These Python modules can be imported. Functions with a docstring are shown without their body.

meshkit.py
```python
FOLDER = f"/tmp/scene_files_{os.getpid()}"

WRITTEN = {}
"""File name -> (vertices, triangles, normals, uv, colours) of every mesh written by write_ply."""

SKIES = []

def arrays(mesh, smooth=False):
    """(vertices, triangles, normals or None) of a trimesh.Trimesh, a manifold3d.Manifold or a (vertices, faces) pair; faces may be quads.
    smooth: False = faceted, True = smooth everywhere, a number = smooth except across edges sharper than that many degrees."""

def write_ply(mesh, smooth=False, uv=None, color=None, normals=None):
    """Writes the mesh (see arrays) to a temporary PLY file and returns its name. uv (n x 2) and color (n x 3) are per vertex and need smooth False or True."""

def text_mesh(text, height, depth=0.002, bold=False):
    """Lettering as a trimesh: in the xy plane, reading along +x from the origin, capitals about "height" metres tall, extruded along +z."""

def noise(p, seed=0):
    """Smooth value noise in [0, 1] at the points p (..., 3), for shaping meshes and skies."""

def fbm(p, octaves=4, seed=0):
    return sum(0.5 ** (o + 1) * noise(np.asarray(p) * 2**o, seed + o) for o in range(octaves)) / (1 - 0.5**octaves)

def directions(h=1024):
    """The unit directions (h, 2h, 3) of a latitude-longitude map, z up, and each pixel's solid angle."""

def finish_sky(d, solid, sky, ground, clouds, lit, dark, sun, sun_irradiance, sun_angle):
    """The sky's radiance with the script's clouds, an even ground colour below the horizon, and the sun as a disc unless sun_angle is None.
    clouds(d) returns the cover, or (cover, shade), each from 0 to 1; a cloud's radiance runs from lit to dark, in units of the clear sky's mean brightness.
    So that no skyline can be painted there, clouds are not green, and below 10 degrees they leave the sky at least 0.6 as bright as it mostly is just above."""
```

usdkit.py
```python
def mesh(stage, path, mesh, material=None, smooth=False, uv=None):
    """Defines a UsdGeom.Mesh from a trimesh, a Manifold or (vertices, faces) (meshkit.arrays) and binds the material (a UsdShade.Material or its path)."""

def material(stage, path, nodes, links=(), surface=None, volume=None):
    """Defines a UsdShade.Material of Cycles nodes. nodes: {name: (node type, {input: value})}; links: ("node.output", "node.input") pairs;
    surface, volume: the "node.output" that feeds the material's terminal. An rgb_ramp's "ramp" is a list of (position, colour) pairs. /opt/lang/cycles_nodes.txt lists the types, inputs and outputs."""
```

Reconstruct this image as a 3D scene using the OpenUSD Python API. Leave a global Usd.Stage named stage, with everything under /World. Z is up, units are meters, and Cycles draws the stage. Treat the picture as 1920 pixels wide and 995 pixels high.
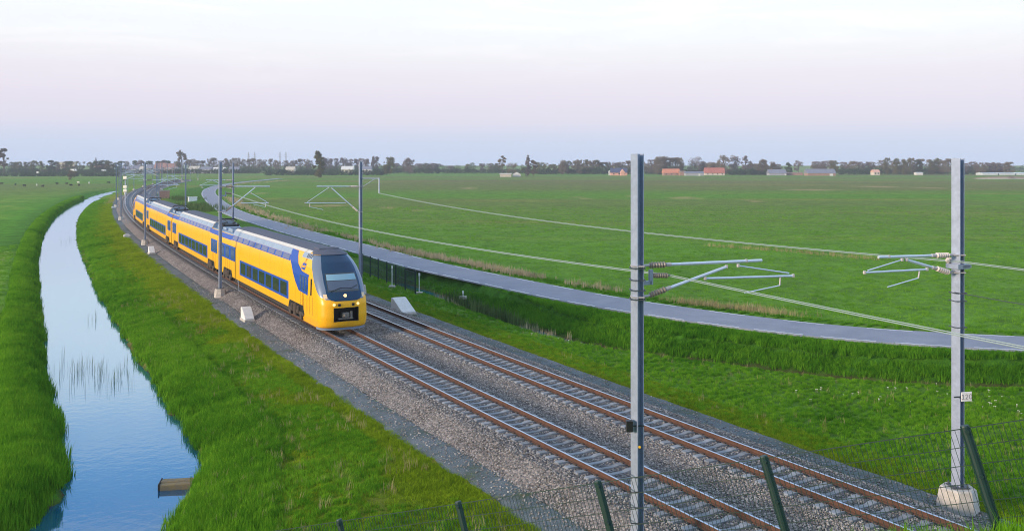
import math, numpy as np, trimesh
import manifold3d as m3
from scipy.spatial import cKDTree, Delaunay
from shapely.geometry import Polygon
from pxr import Usd, UsdGeom, UsdLux, UsdShade, Gf, Sdf, Vt
import usdkit, meshkit

# ------------------------------------------------------------------ camera, sky, sun
H, F, YH = 9.9, 1750.0, 307.0          # camera height, focal length and horizon in photograph pixels
stage = Usd.Stage.CreateInMemory()
UsdGeom.SetStageUpAxis(stage, UsdGeom.Tokens.z)
UsdGeom.SetStageMetersPerUnit(stage, 1.0)
UsdGeom.Xform.Define(stage, '/World')
UsdGeom.Scope.Define(stage, '/World/Looks')
cam = UsdGeom.Camera.Define(stage, '/World/camera')
cam.CreateHorizontalApertureAttr(36.0)
cam.CreateVerticalApertureAttr(36.0 * 995 / 1920)
cam.CreateFocalLengthAttr(36.0 * F / 1920)
cam.CreateVerticalApertureOffsetAttr(-36.0 * (497.5 - YH) / 1920)
cam.CreateClippingRangeAttr(Gf.Vec2f(0.1, 20000))
cam.AddTranslateOp().Set(Gf.Vec3d(0, 0, H))
cam.AddRotateXOp().Set(90.0)
cam.CreateExposureAttr(0.1)

SUN_AZ = math.atan2(-0.86, -0.5)       # towards the sun: left and behind the camera
SUN_EL = math.radians(12.0)
sky_mat = usdkit.material(stage, '/World/Looks/sky', {
    'tc': ('texture_coordinate', {}),
    'sep': ('separate_xyz', {}),
    'ramp': ('rgb_ramp', {'ramp': [(0.0, (.56, .67, .88)), (.025, (.62, .69, .87)), (.045, (.75, .73, .86)), (.07, (.81, .76, .87)), (.095, (.86, .82, .90)),
                                   (.13, (.93, .95, .98)), (.17, (.96, 1.0, 1.05)), (.22, (.82, .94, 1.05)), (.27, (.34, .63, 1.0)), (.34, (.15, .43, .90)),
                                   (.50, (.34, .63, 1.03)), (.75, (.62, .82, 1.08)), (1.0, (.68, .86, 1.08))]}),
    'gain': ('mix', {'mix_type': 'multiply', 'fac': 1.0, 'color2': (10.0, 10.0, 10.0)}),
    'stretch': ('mapping', {'scale': (1.6, 1.6, 14.0), 'rotation': (0.0, 0.10, 0.0)}),
    'n': ('noise_texture', {'scale': 2.2, 'detail': 7.0, 'roughness': 0.62, 'distortion': 0.8}),
    'nr': ('map_range', {'from_min': 0.47, 'from_max': 0.75, 'to_min': 0.0, 'to_max': 0.8, 'clamp': True}),
    'hi': ('map_range', {'from_min': 0.07, 'from_max': 0.16, 'to_min': 0.0, 'to_max': 1.0, 'clamp': True}),
    'cf': ('math', {'math_type': 'multiply'}),
    'cloud': ('mix', {'mix_type': 'mix', 'color2': (11.2, 10.9, 10.9)}),
    'sky': ('sky_texture', {'sky_type': 'single_scattering', 'sun_disc': False, 'sun_elevation': SUN_EL, 'sun_rotation': SUN_AZ}),
    'veil': ('mix', {'mix_type': 'mix', 'fac': 0.92}),
    'bg': ('background_shader', {'strength': 0.1}),
}, [('tc.generated', 'sep.vector'), ('sep.z', 'ramp.fac'), ('ramp.color', 'gain.color1'), ('tc.generated', 'stretch.vector'), ('stretch.vector', 'n.vector'),
    ('n.fac', 'nr.value'), ('sep.z', 'hi.value'), ('nr.result', 'cf.value1'), ('hi.result', 'cf.value2'), ('cf.value', 'cloud.fac'), ('gain.color', 'cloud.color1'),
    ('sky.color', 'veil.color1'), ('cloud.color', 'veil.color2'), ('veil.color', 'bg.color')], surface='bg.background')
dome = UsdLux.DomeLight.Define(stage, '/World/sky')
UsdShade.MaterialBindingAPI.Apply(dome.GetPrim()).Bind(sky_mat)
dome.GetPrim().SetCustomDataByKey('kind', 'structure')
sun = UsdLux.DistantLight.Define(stage, '/World/sun')
sun.CreateIntensityAttr(1.15)
sun.CreateAngleAttr(12.0)
sun.CreateColorAttr(Gf.Vec3f(1.0, 0.80, 0.60))
sun.CreateNormalizeAttr(True)
_az = SUN_AZ
to_sun = np.array([math.sin(_az) * math.cos(SUN_EL), math.cos(_az) * math.cos(SUN_EL), math.sin(SUN_EL)])
# -z axis of the light = -to_sun  ->  z axis = to_sun
z_ax = to_sun; x_ax = np.cross([0, 0, 1.0], z_ax); x_ax /= np.linalg.norm(x_ax); y_ax = np.cross(z_ax, x_ax)
sun.AddTransformOp().Set(Gf.Matrix4d(*x_ax, 0, *y_ax, 0, *z_ax, 0, 0, 0, 0, 1))

rng = np.random.default_rng(7)

# ------------------------------------------------------------------ helpers
used = {}
def numbered(path):
    k = used.get(path, -1) + 1
    used[path] = k
    return path if k == 0 else f'{path}_{k:03d}'

def ppath(parent):
    return '/World' if parent is None else str(parent.GetPath())

def tag(p, label=None, cat=None, group=None, kind=None):
    p = p.GetPrim() if hasattr(p, 'GetPrim') else p
    for k, v in (('label', label), ('category', cat), ('group', group), ('kind', kind)):
        if v: p.SetCustomDataByKey(k, v)
    return p

def obj(name, mesh, mat, parent=None, smooth=False, kind=None, label=None, cat=None, group=None):
    if isinstance(mesh, (list,)): mesh = trimesh.util.concatenate(mesh)
    m = usdkit.mesh(stage, numbered(ppath(parent) + '/' + name), mesh, M[mat] if isinstance(mat, str) else mat, smooth=smooth)
    tag(m, label, cat, group, kind)
    return m.GetPrim()

def thing(name, label, cat, loc=(0, 0, 0), rz=0.0, group=None):
    x = UsdGeom.Xform.Define(stage, numbered('/World/' + name))
    x.AddTranslateOp().Set(Gf.Vec3d(*map(float, loc)))
    if rz: x.AddRotateZOp().Set(math.degrees(rz))
    return tag(x, label, cat, group)

def dup(root, loc, rz=0.0, label=None, group=None, scale=None):
    base = str(root.GetPath())
    name = root.GetName().rsplit('_', 1)[0] if root.GetName()[-3:].isdigit() else root.GetName()
    was = root.GetCustomData()
    x = UsdGeom.Xform.Define(stage, numbered('/World/' + name))
    x.GetPrim().GetReferences().AddInternalReference(base)
    x.ClearXformOpOrder()
    x.AddTranslateOp(opSuffix='at').Set(Gf.Vec3d(*map(float, loc)))
    if rz: x.AddRotateZOp(opSuffix='at').Set(math.degrees(rz))
    if scale is not None: x.AddScaleOp(opSuffix='at').Set(Gf.Vec3f(*map(float, scale)))
    x.GetPrim().SetInstanceable(True)
    return tag(x, label or was['label'], was['category'], group or was.get('group'))

def box(x0, x1, y0, y1, z0, z1):
    b = trimesh.creation.box([x1 - x0, y1 - y0, z1 - z0]); b.apply_translation([(x0 + x1) / 2, (y0 + y1) / 2, (z0 + z1) / 2]); return b

def rbox(x0, x1, y0, y1, z0, z1, r=0.03):
    """box with bevelled edges"""
    pts = []
    for a, b, c in np.ndindex(2, 2, 2):
        p = np.array([(x0, x1)[a], (y0, y1)[b], (z0, z1)[c]], float); s = np.array([1 - 2 * a, 1 - 2 * b, 1 - 2 * c], float)
        for k in range(3):
            q = p + s * r; q[k] = p[k]; pts.append(q)
    return trimesh.convex.convex_hull(np.array(pts))

def tube(pts, r, n=8, cap=True):
    pts = np.asarray(pts, float); k = len(pts)
    r = np.broadcast_to(np.asarray(r, float), k)
    V = []; up = None
    for i in range(k):
        t = pts[min(i + 1, k - 1)] - pts[max(i - 1, 0)]; t /= np.linalg.norm(t) + 1e-12
        if up is None:
            up = np.array([0, 0, 1.0]) if abs(t[2]) < .9 else np.array([1.0, 0, 0])
        a = np.cross(t, up); a /= np.linalg.norm(a); b = np.cross(a, t); up = b
        th = np.arange(n) * 2 * np.pi / n
        V.append(pts[i] + r[i] * (np.cos(th)[:, None] * a + np.sin(th)[:, None] * b))
    V = np.vstack(V); Fc = []
    for i in range(k - 1):
        for j in range(n):
            a, b = i * n + j, i * n + (j + 1) % n
            Fc += [[a, b, b + n], [a, b + n, a + n]]
    if cap:
        V = np.vstack([V, pts[:1], pts[-1:]]); c0, c1 = len(V) - 2, len(V) - 1
        for j in range(n):
            Fc += [[c0, (j + 1) % n, j], [c1, (k - 1) * n + j, (k - 1) * n + (j + 1) % n]]
    return trimesh.Trimesh(V, np.array(Fc), process=False)

def insulator(p, q, r=0.055, ribs=6):
    """ribbed insulator from p to q"""
    p, q = np.asarray(p, float), np.asarray(q, float); n = ribs * 4 + 1
    t = np.linspace(0, 1, n); rad = np.where(np.arange(n) % 4 < 2, r, r * .62); rad[0] = rad[-1] = r * .5
    return tube(p + t[:, None] * (q - p), rad, 10)

def extrude(poly, h):
    return trimesh.creation.extrude_polygon(Polygon(poly), h, engine='earcut')

def merge(*ms): return trimesh.util.concatenate([m for m in ms])

def grid_mesh(P):
    """P: (a,b,3) grid of points -> mesh"""
    a, b = P.shape[:2]; i = np.arange(a * b).reshape(a, b)
    q = np.stack([i[:-1, :-1], i[1:, :-1], i[1:, 1:], i[:-1, 1:]], -1).reshape(-1, 4)
    return trimesh.Trimesh(P.reshape(-1, 3), np.vstack([q[:, [0, 1, 2]], q[:, [0, 2, 3]]]), process=False)

def up(m):
    if m.face_normals[:, 2].mean() < 0: m.invert()
    return m

def bp(px, py, z=0.0):
    """point of the plane z seen at photograph pixel (px, py)"""
    v = py - YH; Y = F * (H - z) / v
    return np.array([(px - 960) * (H - z) / v, Y, z])
def proj(p):
    p = np.asarray(p, float); return 960 + F * p[..., 0] / p[..., 1], YH + F * (H - p[..., 2]) / p[..., 1]

# ------------------------------------------------------------------ materials
M = {}
def mat(name, color, rough=0.6, metallic=0.0, var=0.0, scale=3.0, bump=0.0, bscale=30.0, spec=0.5, coat=0.0, emit=None, estr=0.0, color2=None, world=False, detail=4.0):
    nodes = {'p': ('principled_bsdf', {'base_color': color, 'roughness': rough, 'metallic': metallic, 'specular_ior_level': spec, 'coat_weight': coat, 'coat_roughness': 0.08})}
    links = []
    if emit is not None: nodes['p'][1].update({'emission_color': emit, 'emission_strength': estr})
    if var or color2 is not None or bump:
        nodes['tc'] = ('texture_coordinate', {}); nodes['geo'] = ('geometry', {})
        src = 'geo.position' if world else 'tc.object'
    if var or color2 is not None:
        nodes['n'] = ('noise_texture', {'scale': scale, 'detail': detail, 'roughness': 0.65})
        c = np.array(color, float)
        lo, hi = (c * (1 - var), c * (1 + var)) if color2 is None else (c, np.array(color2, float))
        nodes['r'] = ('rgb_ramp', {'ramp': [(0.3, tuple(lo)), (0.7, tuple(hi))]})
        links += [(src, 'n.vector'), ('n.fac', 'r.fac'), ('r.color', 'p.base_color')]
    if bump:
        nodes['bn'] = ('noise_texture', {'scale': bscale, 'detail': 4.0, 'roughness': 0.6})
        nodes['b'] = ('bump', {'strength': 1.0, 'distance': bump})
        links += [(src, 'bn.vector'), ('bn.fac', 'b.height'), ('b.normal', 'p.normal')]
    M[name] = usdkit.material(stage, '/World/Looks/' + name, nodes, links, surface='p.BSDF')
    return M[name]

def ground_mat(name, rough=1.0, scales=((0.35, .35), (2.2, .30), (14.0, .35)), bump=0.08, bscale=6.0):
    """reads the ground's own colour from the mesh ("tint") and breaks it up with noise at several sizes"""
    nodes = {'a': ('attribute', {'attribute': 'tint'}), 'geo': ('geometry', {}), 'p': ('principled_bsdf', {'roughness': rough, 'specular_ior_level': 0.12}),
             'bn': ('noise_texture', {'scale': bscale, 'detail': 6.0, 'roughness': 0.7}), 'b': ('bump', {'strength': 1.0, 'distance': bump})}
    links = [('geo.position', 'bn.vector'), ('bn.fac', 'b.height'), ('b.normal', 'p.normal')]
    last = 'a.color'
    for i, (s, amp) in enumerate(scales):
        nodes[f'n{i}'] = ('noise_texture', {'scale': s, 'detail': 4.0, 'roughness': 0.6})
        nodes[f'r{i}'] = ('rgb_ramp', {'ramp': [(0.25, (1 - amp * .9, 1 - amp, 1 - amp)), (0.75, (1 + amp, 1 + amp * .8, 1 + amp * .6))]})
        nodes[f'm{i}'] = ('mix', {'mix_type': 'multiply', 'fac': 1.0})
        links += [('geo.position', f'n{i}.vector'), (f'n{i}.fac', f'r{i}.fac'), (last, f'm{i}.color1'), (f'r{i}.color', f'm{i}.color2')]
        last = f'm{i}.color'
    links.append((last, 'p.base_color'))
    M[name] = usdkit.material(stage, '/World/Looks/' + name, nodes, links, surface='p.BSDF')

def leaf_mat(name, c0, c1, trans=0.25, scale=0.6, dry=None):
    """foliage: patches at two sizes and a different tone for every clump; dry: colour of the odd faded blade"""
    a, b = np.array(c0), np.array(c1)
    stops = [(.18, tuple(a * .72)), (.42, tuple(a + (b - a) * .30)), (.62, tuple(a + (b - a) * .75)), (.80, c1), (.97, tuple(b if dry is None else np.array(dry)))]
    M[name] = usdkit.material(stage, '/World/Looks/' + name, {
        'geo': ('geometry', {}), 'oi': ('object_info', {}),
        'n': ('noise_texture', {'scale': scale, 'detail': 4.0, 'roughness': .6}), 'n2': ('noise_texture', {'scale': scale * .22, 'detail': 3.0}),
        'a1': ('math', {'math_type': 'multiply_add', 'value2': 0.34, 'value3': -.30}), 'a2': ('math', {'math_type': 'multiply_add', 'value2': 0.62}), 'a3': ('math', {'math_type': 'multiply_add', 'value2': 0.70}),
        'r': ('rgb_ramp', {'ramp': stops}),
        'd': ('diffuse_bsdf', {}), 't': ('translucent_bsdf', {}), 'm': ('mix_closure', {'fac': trans})},
        [('geo.position', 'n.vector'), ('geo.position', 'n2.vector'), ('oi.random', 'a1.value1'), ('n.fac', 'a2.value1'), ('a1.value', 'a2.value3'), ('n2.fac', 'a3.value1'), ('a2.value', 'a3.value3'),
         ('a3.value', 'r.fac'), ('r.color', 'd.color'), ('r.color', 't.color'), ('d.BSDF', 'm.closure1'), ('t.BSDF', 'm.closure2')], surface='m.closure')

ground_mat('grass_ground')
leaf_mat('grass_blades', (.052, .200, .008), (.185, .375, .022), trans=.35, scale=.55, dry=(.34, .34, .10))
leaf_mat('bank_blades', (.044, .175, .008), (.135, .315, .018), trans=.30, scale=.5, dry=(.26, .27, .07))
leaf_mat('moss_blades', (.125, .220, .008), (.270, .375, .020), trans=.35, scale=.7, dry=(.36, .34, .08))
leaf_mat('meadow_blades', (.080, .235, .014), (.180, .365, .030), trans=.35, scale=.3, dry=(.36, .36, .12))
leaf_mat('dry_blades', (.22, .18, .08), (.46, .38, .20), trans=.3, scale=.6)
leaf_mat('reed_green', (.05, .10, .03), (.12, .17, .06), trans=.2)
leaf_mat('reed_dry', (.30, .25, .15), (.50, .41, .28), trans=.2)
leaf_mat('leaf_olive', (.085, .085, .036), (.150, .145, .060), scale=.15)
leaf_mat('leaf_green', (.040, .070, .030), (.085, .120, .045), scale=.15)
leaf_mat('twig_brown', (.130, .105, .075), (.205, .170, .120), trans=.1, scale=.15)
leaf_mat('twig_purple', (.130, .108, .105), (.21, .172, .165), trans=.1, scale=.15)
leaf_mat('hedge_green', (.030, .066, .030), (.07, .11, .045), scale=.1)
mat('bark', (.10, .08, .065), .9, var=.3, scale=2, bump=.02)
mat('galvanised', (.32, .37, .48), .45, .40, var=.14, scale=5, bump=.002, bscale=40)
mat('alu_tube', (.66, .72, .80), .35, .55, var=.06)
mat('alu_fitting', (.50, .46, .46), .5, .4)
mat('insulator_brown', (.30, .235, .19), .35)
mat('insulator_cream', (.66, .56, .50), .35)
mat('concrete', (.42, .39, .36), .9, var=.22, scale=5, bump=.008, bscale=25)
mat('concrete_white', (.60, .595, .59), .85, var=.10, scale=4, bump=.005)
mat('rail_side', (.078, .036, .022), .85, var=.35, scale=6)
mat('rail_head', (.62, .64, .70), .28, .85)
mat('sleeper', (.24, .255, .28), .9, var=.20, scale=4, bump=.006, bscale=22, world=True)
mat('sleeper_dark', (.19, .20, .22), .9, var=.25, scale=4, bump=.006, bscale=22, world=True)
mat('fastening', (.06, .045, .04), .8)
def stone_mat(name, stops, rough=.9):
    M[name] = usdkit.material(stage, '/World/Looks/' + name, {
        'geo': ('geometry', {}), 'oi': ('object_info', {}), 'n': ('white_noise_texture', {}) if False else ('noise_texture', {'scale': .35, 'detail': 3.0}),
        'ad': ('math', {'math_type': 'multiply_add', 'value2': 0.7, 'value3': 0.15}), 'mx': ('math', {'math_type': 'multiply_add', 'value2': 0.3}),
        'r': ('rgb_ramp', {'ramp': stops}), 'p': ('principled_bsdf', {'roughness': rough, 'specular_ior_level': .2})},
        [('oi.random', 'ad.value1'), ('geo.position', 'n.vector'), ('n.fac', 'mx.value1'), ('ad.value', 'mx.value3'), ('mx.value', 'r.fac'), ('r.color', 'p.base_color')], surface='p.BSDF')
stone_mat('stone', [(0.1, (.072, .066, .063)), (.4, (.15, .138, .131)), (.7, (.225, .208, .198)), (1.0, (.38, .355, .34))])
M['ballast'] = usdkit.material(stage, '/World/Looks/ballast', {
    'geo': ('geometry', {}), 'a': ('attribute', {'attribute': 'tint'}),
    'v': ('voronoi_texture', {'scale': 11.0}) , 'sx': ('separate_color', {}),
    'r': ('rgb_ramp', {'ramp': [(0.0, (.45, .45, .46)), (.45, (.95, .93, .93)), (.8, (1.25, 1.2, 1.2)), (1.0, (1.9, 1.85, 1.85))]}),
    'm': ('mix', {'mix_type': 'multiply', 'fac': 1.0}),
    'n': ('noise_texture', {'scale': .5, 'detail': 4.0}), 'r2': ('rgb_ramp', {'ramp': [(.3, (.82, .82, .84)), (.7, (1.15, 1.12, 1.1))]}), 'm2': ('mix', {'mix_type': 'multiply', 'fac': 1.0}),
    'b': ('bump', {'strength': 1.0, 'distance': .05, 'invert': True}), 'p': ('principled_bsdf', {'roughness': .92, 'specular_ior_level': .2})},
    [('geo.position', 'v.vector'), ('v.color', 'sx.color'), ('sx.r', 'r.fac'), ('a.color', 'm.color1'), ('r.color', 'm.color2'), ('geo.position', 'n.vector'), ('n.fac', 'r2.fac'),
     ('m.color', 'm2.color1'), ('r2.color', 'm2.color2'), ('m2.color', 'p.base_color'), ('v.distance', 'b.height'), ('b.normal', 'p.normal')], surface='p.BSDF')
M['gravel_path'] = usdkit.material(stage, '/World/Looks/gravel_path', {
    'geo': ('geometry', {}), 'n1': ('noise_texture', {'scale': .55, 'detail': 8.0, 'roughness': .7}), 'n2': ('noise_texture', {'scale': 26.0, 'detail': 3.0}),
    'r1': ('rgb_ramp', {'ramp': [(.34, (.085, .105, .060)), (.44, (.105, .125, .125)), (.58, (.145, .165, .180)), (.74, (.21, .205, .20))]}), 'r2': ('rgb_ramp', {'ramp': [(.3, (.62, .62, .62)), (.5, (1, 1, 1)), (.72, (1.5, 1.45, 1.4))]}),
    'm': ('mix', {'mix_type': 'multiply', 'fac': 1.0}), 'b': ('bump', {'strength': 1.0, 'distance': .03}), 'p': ('principled_bsdf', {'roughness': .95, 'specular_ior_level': .15})},
    [('geo.position', 'n1.vector'), ('geo.position', 'n2.vector'), ('n1.fac', 'r1.fac'), ('n2.fac', 'r2.fac'), ('r1.color', 'm.color1'), ('r2.color', 'm.color2'), ('m.color', 'p.base_color'), ('n2.fac', 'b.height'), ('b.normal', 'p.normal')], surface='p.BSDF')
mat('asphalt', (.185, .20, .255), .9, color2=(.25, .262, .32), scale=.5, bump=.004, bscale=40, world=True, detail=8)
mat('road_paint', (.72, .73, .74), .8, var=.25, scale=3, world=True)
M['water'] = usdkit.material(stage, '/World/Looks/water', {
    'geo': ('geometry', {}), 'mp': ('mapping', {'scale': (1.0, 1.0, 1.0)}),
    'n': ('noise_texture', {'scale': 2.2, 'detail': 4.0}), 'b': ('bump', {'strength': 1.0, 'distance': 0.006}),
    'g': ('glossy_bsdf', {'color': (.76, .91, 1.0), 'roughness': 0.02}), 'd': ('diffuse_bsdf', {'color': (.002, .045, .10)}),  # blue of the mirrored sky is partly put into these two colours
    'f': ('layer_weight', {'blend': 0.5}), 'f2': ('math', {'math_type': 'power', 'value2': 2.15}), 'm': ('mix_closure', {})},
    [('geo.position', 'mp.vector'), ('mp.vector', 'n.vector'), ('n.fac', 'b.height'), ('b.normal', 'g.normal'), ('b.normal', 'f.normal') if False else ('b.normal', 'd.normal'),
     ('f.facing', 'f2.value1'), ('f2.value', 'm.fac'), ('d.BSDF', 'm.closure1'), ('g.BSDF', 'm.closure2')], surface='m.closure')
mat('mud', (.10, .075, .045), .9, color2=(.20, .15, .09), scale=2.0, bump=.03, bscale=6)
# train
M['train_yellow'] = usdkit.material(stage, '/World/Looks/train_yellow', {   # paint with road dust that thickens downwards
    'tc': ('texture_coordinate', {}), 'sp': ('separate_xyz', {}), 'st': ('mapping', {'scale': (1.0, 1.0, .18)}), 'n': ('noise_texture', {'scale': 3.0, 'detail': 6.0, 'roughness': .65}),
    'h': ('map_range', {'from_min': .6, 'from_max': 2.2, 'to_min': .42, 'to_max': .04, 'clamp': True}), 'k': ('math', {'math_type': 'multiply'}), 'c': ('mix', {'mix_type': 'mix', 'color1': (.84, .415, .001), 'color2': (.36, .20, .045)}),
    'p': ('principled_bsdf', {'roughness': .36, 'specular_ior_level': .35, 'coat_weight': .08, 'coat_roughness': .1})},
    [('tc.object', 'sp.vector'), ('tc.object', 'st.vector'), ('st.vector', 'n.vector'), ('sp.z', 'h.value'), ('h.result', 'k.value1'), ('n.fac', 'k.value2'), ('k.value', 'c.fac'), ('c.color', 'p.base_color')], surface='p.BSDF')
mat('train_blue', (.010, .065, .36), .42, spec=.35)
mat('train_glass', (.020, .028, .035), .07, spec=.8)
mat('train_glass_blue', (.022, .050, .17), .14, spec=.6, coat=.2)
mat('train_silver', (.29, .37, .50), .28, .35)
mat('train_pillar', (.15, .19, .26), .35, .3)
mat('train_white', (.56, .54, .50), .45, var=.05, scale=2)
mat('train_roof', (.070, .076, .108), .7, var=.14, scale=3)
mat('train_roof_light', (.25, .33, .44), .45, .1, var=.1)
mat('train_navy', (.008, .038, .090), .24, spec=.28)
mat('train_dark', (.028, .024, .022), .75, var=.3, scale=5)
mat('train_black', (.006, .006, .007), .5)
mat('seam', (.45, .22, .004), .5)
mat('bogie', (.055, .042, .035), .75, var=.5, scale=5)
mat('coupler', (.22, .20, .18), .5, .5)
mat('lamp_lit', (.9, .8, .5), .3, emit=(1.0, .56, .13), estr=1.0)
mat('lamp_glass', (.7, .5, .3), .2)
mat('blind', (.20, .36, .46), .4, coat=.2)
mat('cab_interior', (.05, .075, .13), .3, coat=.6)
mat('black_box', (.010, .011, .013), .45)
mat('orange_spot', (.75, .42, .02), .5)
mat('sign_white', (.82, .78, .76), .5)
mat('sign_ink', (.28, .22, .24), .6)
mat('steel_band', (.08, .09, .11), .5, .5)
mat('fence_green', (.007, .030, .026), .5, var=.15)
mat('marker_white', (.62, .66, .66), .6)
mat('old_wood', (.12, .115, .11), .85, color2=(.24, .17, .07), scale=3, bump=.02, bscale=12)
mat('wire_grey', (.30, .37, .36), .5, .2)
mat('roof_red', (.36, .12, .09), .8, var=.15, scale=.6)
mat('roof_faded', (.27, .15, .125), .85, var=.15, scale=.6)
mat('roof_orange', (.50, .19, .11), .8, var=.1, scale=.6)
mat('roof_grey', (.17, .18, .23), .8, var=.15, scale=.5)
mat('roof_navy', (.05, .06, .12), .7, var=.15, scale=.5)
mat('wall_brick', (.30, .19, .15), .9, var=.15, scale=.6)
mat('wall_white', (.58, .57, .56), .8)
mat('wall_cream', (.50, .45, .38), .85)
mat('wall_grey', (.30, .31, .34), .85)
mat('wall_salmon', (.60, .33, .25), .85)
mat('pane_dark', (.03, .035, .04), .2)
mat('greenhouse_glass', (.55, .60, .62), .25)
mat('earth_brown', (.24, .17, .12), .95, var=.2)
mat('sheep_white', (.66, .63, .54), .95)
mat('sheep_dark', (.035, .03, .025), .95)
mat('tyre', (.02, .02, .02), .8)
mat('vehicle_white', (.75, .76, .78), .35)
mat('lattice', (.30, .31, .36), .6)
mat('signal_cream', (.80, .76, .64), .6)

# ------------------------------------------------------------------ the track's course
CO = np.array([0.46943139, -3.23882283, 3.74148979, -9.97103243, -9.98314662, 9.32406742])
def track_x(Y):
    Y = np.asarray(Y, float)
    base = np.polyval(CO, np.log(np.maximum(Y, 26.0) / 20))
    s0 = (np.polyval(CO, math.log(27 / 20)) - np.polyval(CO, math.log(26 / 20)))
    return np.where(Y < 26, base + (Y - 26.0) * s0, base)
_Y = np.concatenate([np.arange(-60, 60, .25), np.arange(60, 720, .5)])
_P = np.stack([track_x(_Y), _Y], 1)
_S = np.concatenate([[0], np.cumsum(np.linalg.norm(np.diff(_P, axis=0), axis=1))])
S0 = np.interp(20.0, _Y, _S); _S = _S - S0                       # s = 0 at Y = 20
_ss = np.arange(_S[0] + 1, _S[-1] - 1, .5)
_C = np.stack([np.interp(_ss, _S, _P[:, 0]), np.interp(_ss, _S, _P[:, 1])], 1)
from scipy.ndimage import gaussian_filter1d
_C = gaussian_filter1d(_C, 8, axis=0, mode='nearest')
_T = np.gradient(_C, axis=0); _T /= np.linalg.norm(_T, axis=1, keepdims=True)
_N = np.stack([_T[:, 1], -_T[:, 0]], 1)                          # to the right of the direction away from the camera
def at_s(s):
    s = np.asarray(s, float)
    return [np.stack([np.interp(s, _ss, A[:, 0]), np.interp(s, _ss, A[:, 1])], -1) for A in (_C, _T, _N)]
def P(s, d, z=0.0):
    c, t, n = at_s(s); d = np.asarray(d, float)
    xy = c + n * d[..., None]
    return np.concatenate([xy, np.broadcast_to(np.asarray(z, float), d.shape)[..., None] if np.ndim(xy) > 1 else np.array([float(z)])], -1)
_kt = cKDTree(_C)
def track_sd(xy):
    xy = np.asarray(xy, float); _, i = _kt.query(xy)
    v = xy - _C[i]
    return _ss[i] + (v * _T[i]).sum(-1), (v * _N[i]).sum(-1)
def s_of_Y(Y): return float(np.interp(Y, _C[:, 1], _ss))
def s_of_px(px, d, z=0.0, lo=0, hi=330):
    s = np.linspace(lo, hi, 6601); q = proj(P(s, np.full(len(s), d), z))[0]
    return float(s[np.abs(q - px).argmin()])
GA, SP = 1.507, 4.51                                             # rail spacing, distance between the two tracks

def poly_line(px_pts, z, step=1.0, sm=3, ext0=0, ext1=0):
    w = np.array([bp(x, y, z)[:2] for x, y in px_pts])
    if ext0: w = np.vstack([w[0] + (w[0] - w[1]) / np.linalg.norm(w[0] - w[1]) * ext0, w])
    if ext1: w = np.vstack([w, w[-1] + (w[-1] - w[-2]) / np.linalg.norm(w[-1] - w[-2]) * ext1])
    s = np.concatenate([[0], np.cumsum(np.linalg.norm(np.diff(w, axis=0), axis=1))])
    q = np.arange(0, s[-1], step)
    from scipy.interpolate import PchipInterpolator
    c = np.stack([PchipInterpolator(s, w[:, k])(q) for k in (0, 1)], 1)
    c = gaussian_filter1d(c, sm, axis=0, mode='nearest')
    t = np.gradient(c, axis=0); t /= np.linalg.norm(t, axis=1, keepdims=True)
    return c, t, np.stack([t[:, 1], -t[:, 0]], 1), cKDTree(c)
def line_sd(L, xy):
    c, t, n, k = L; _, i = k.query(xy); v = xy - c[i]
    along = (v * t[i]).sum(-1); d = (v * n[i]).sum(-1)
    end = np.where((i == 0) | (i == len(c) - 1), np.abs(along), 0)   # beyond an end
    return i + 0 * d, np.where(end > 2, np.sign(d) * np.hypot(d, end), d)
ROAD_Z = -0.62
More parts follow.
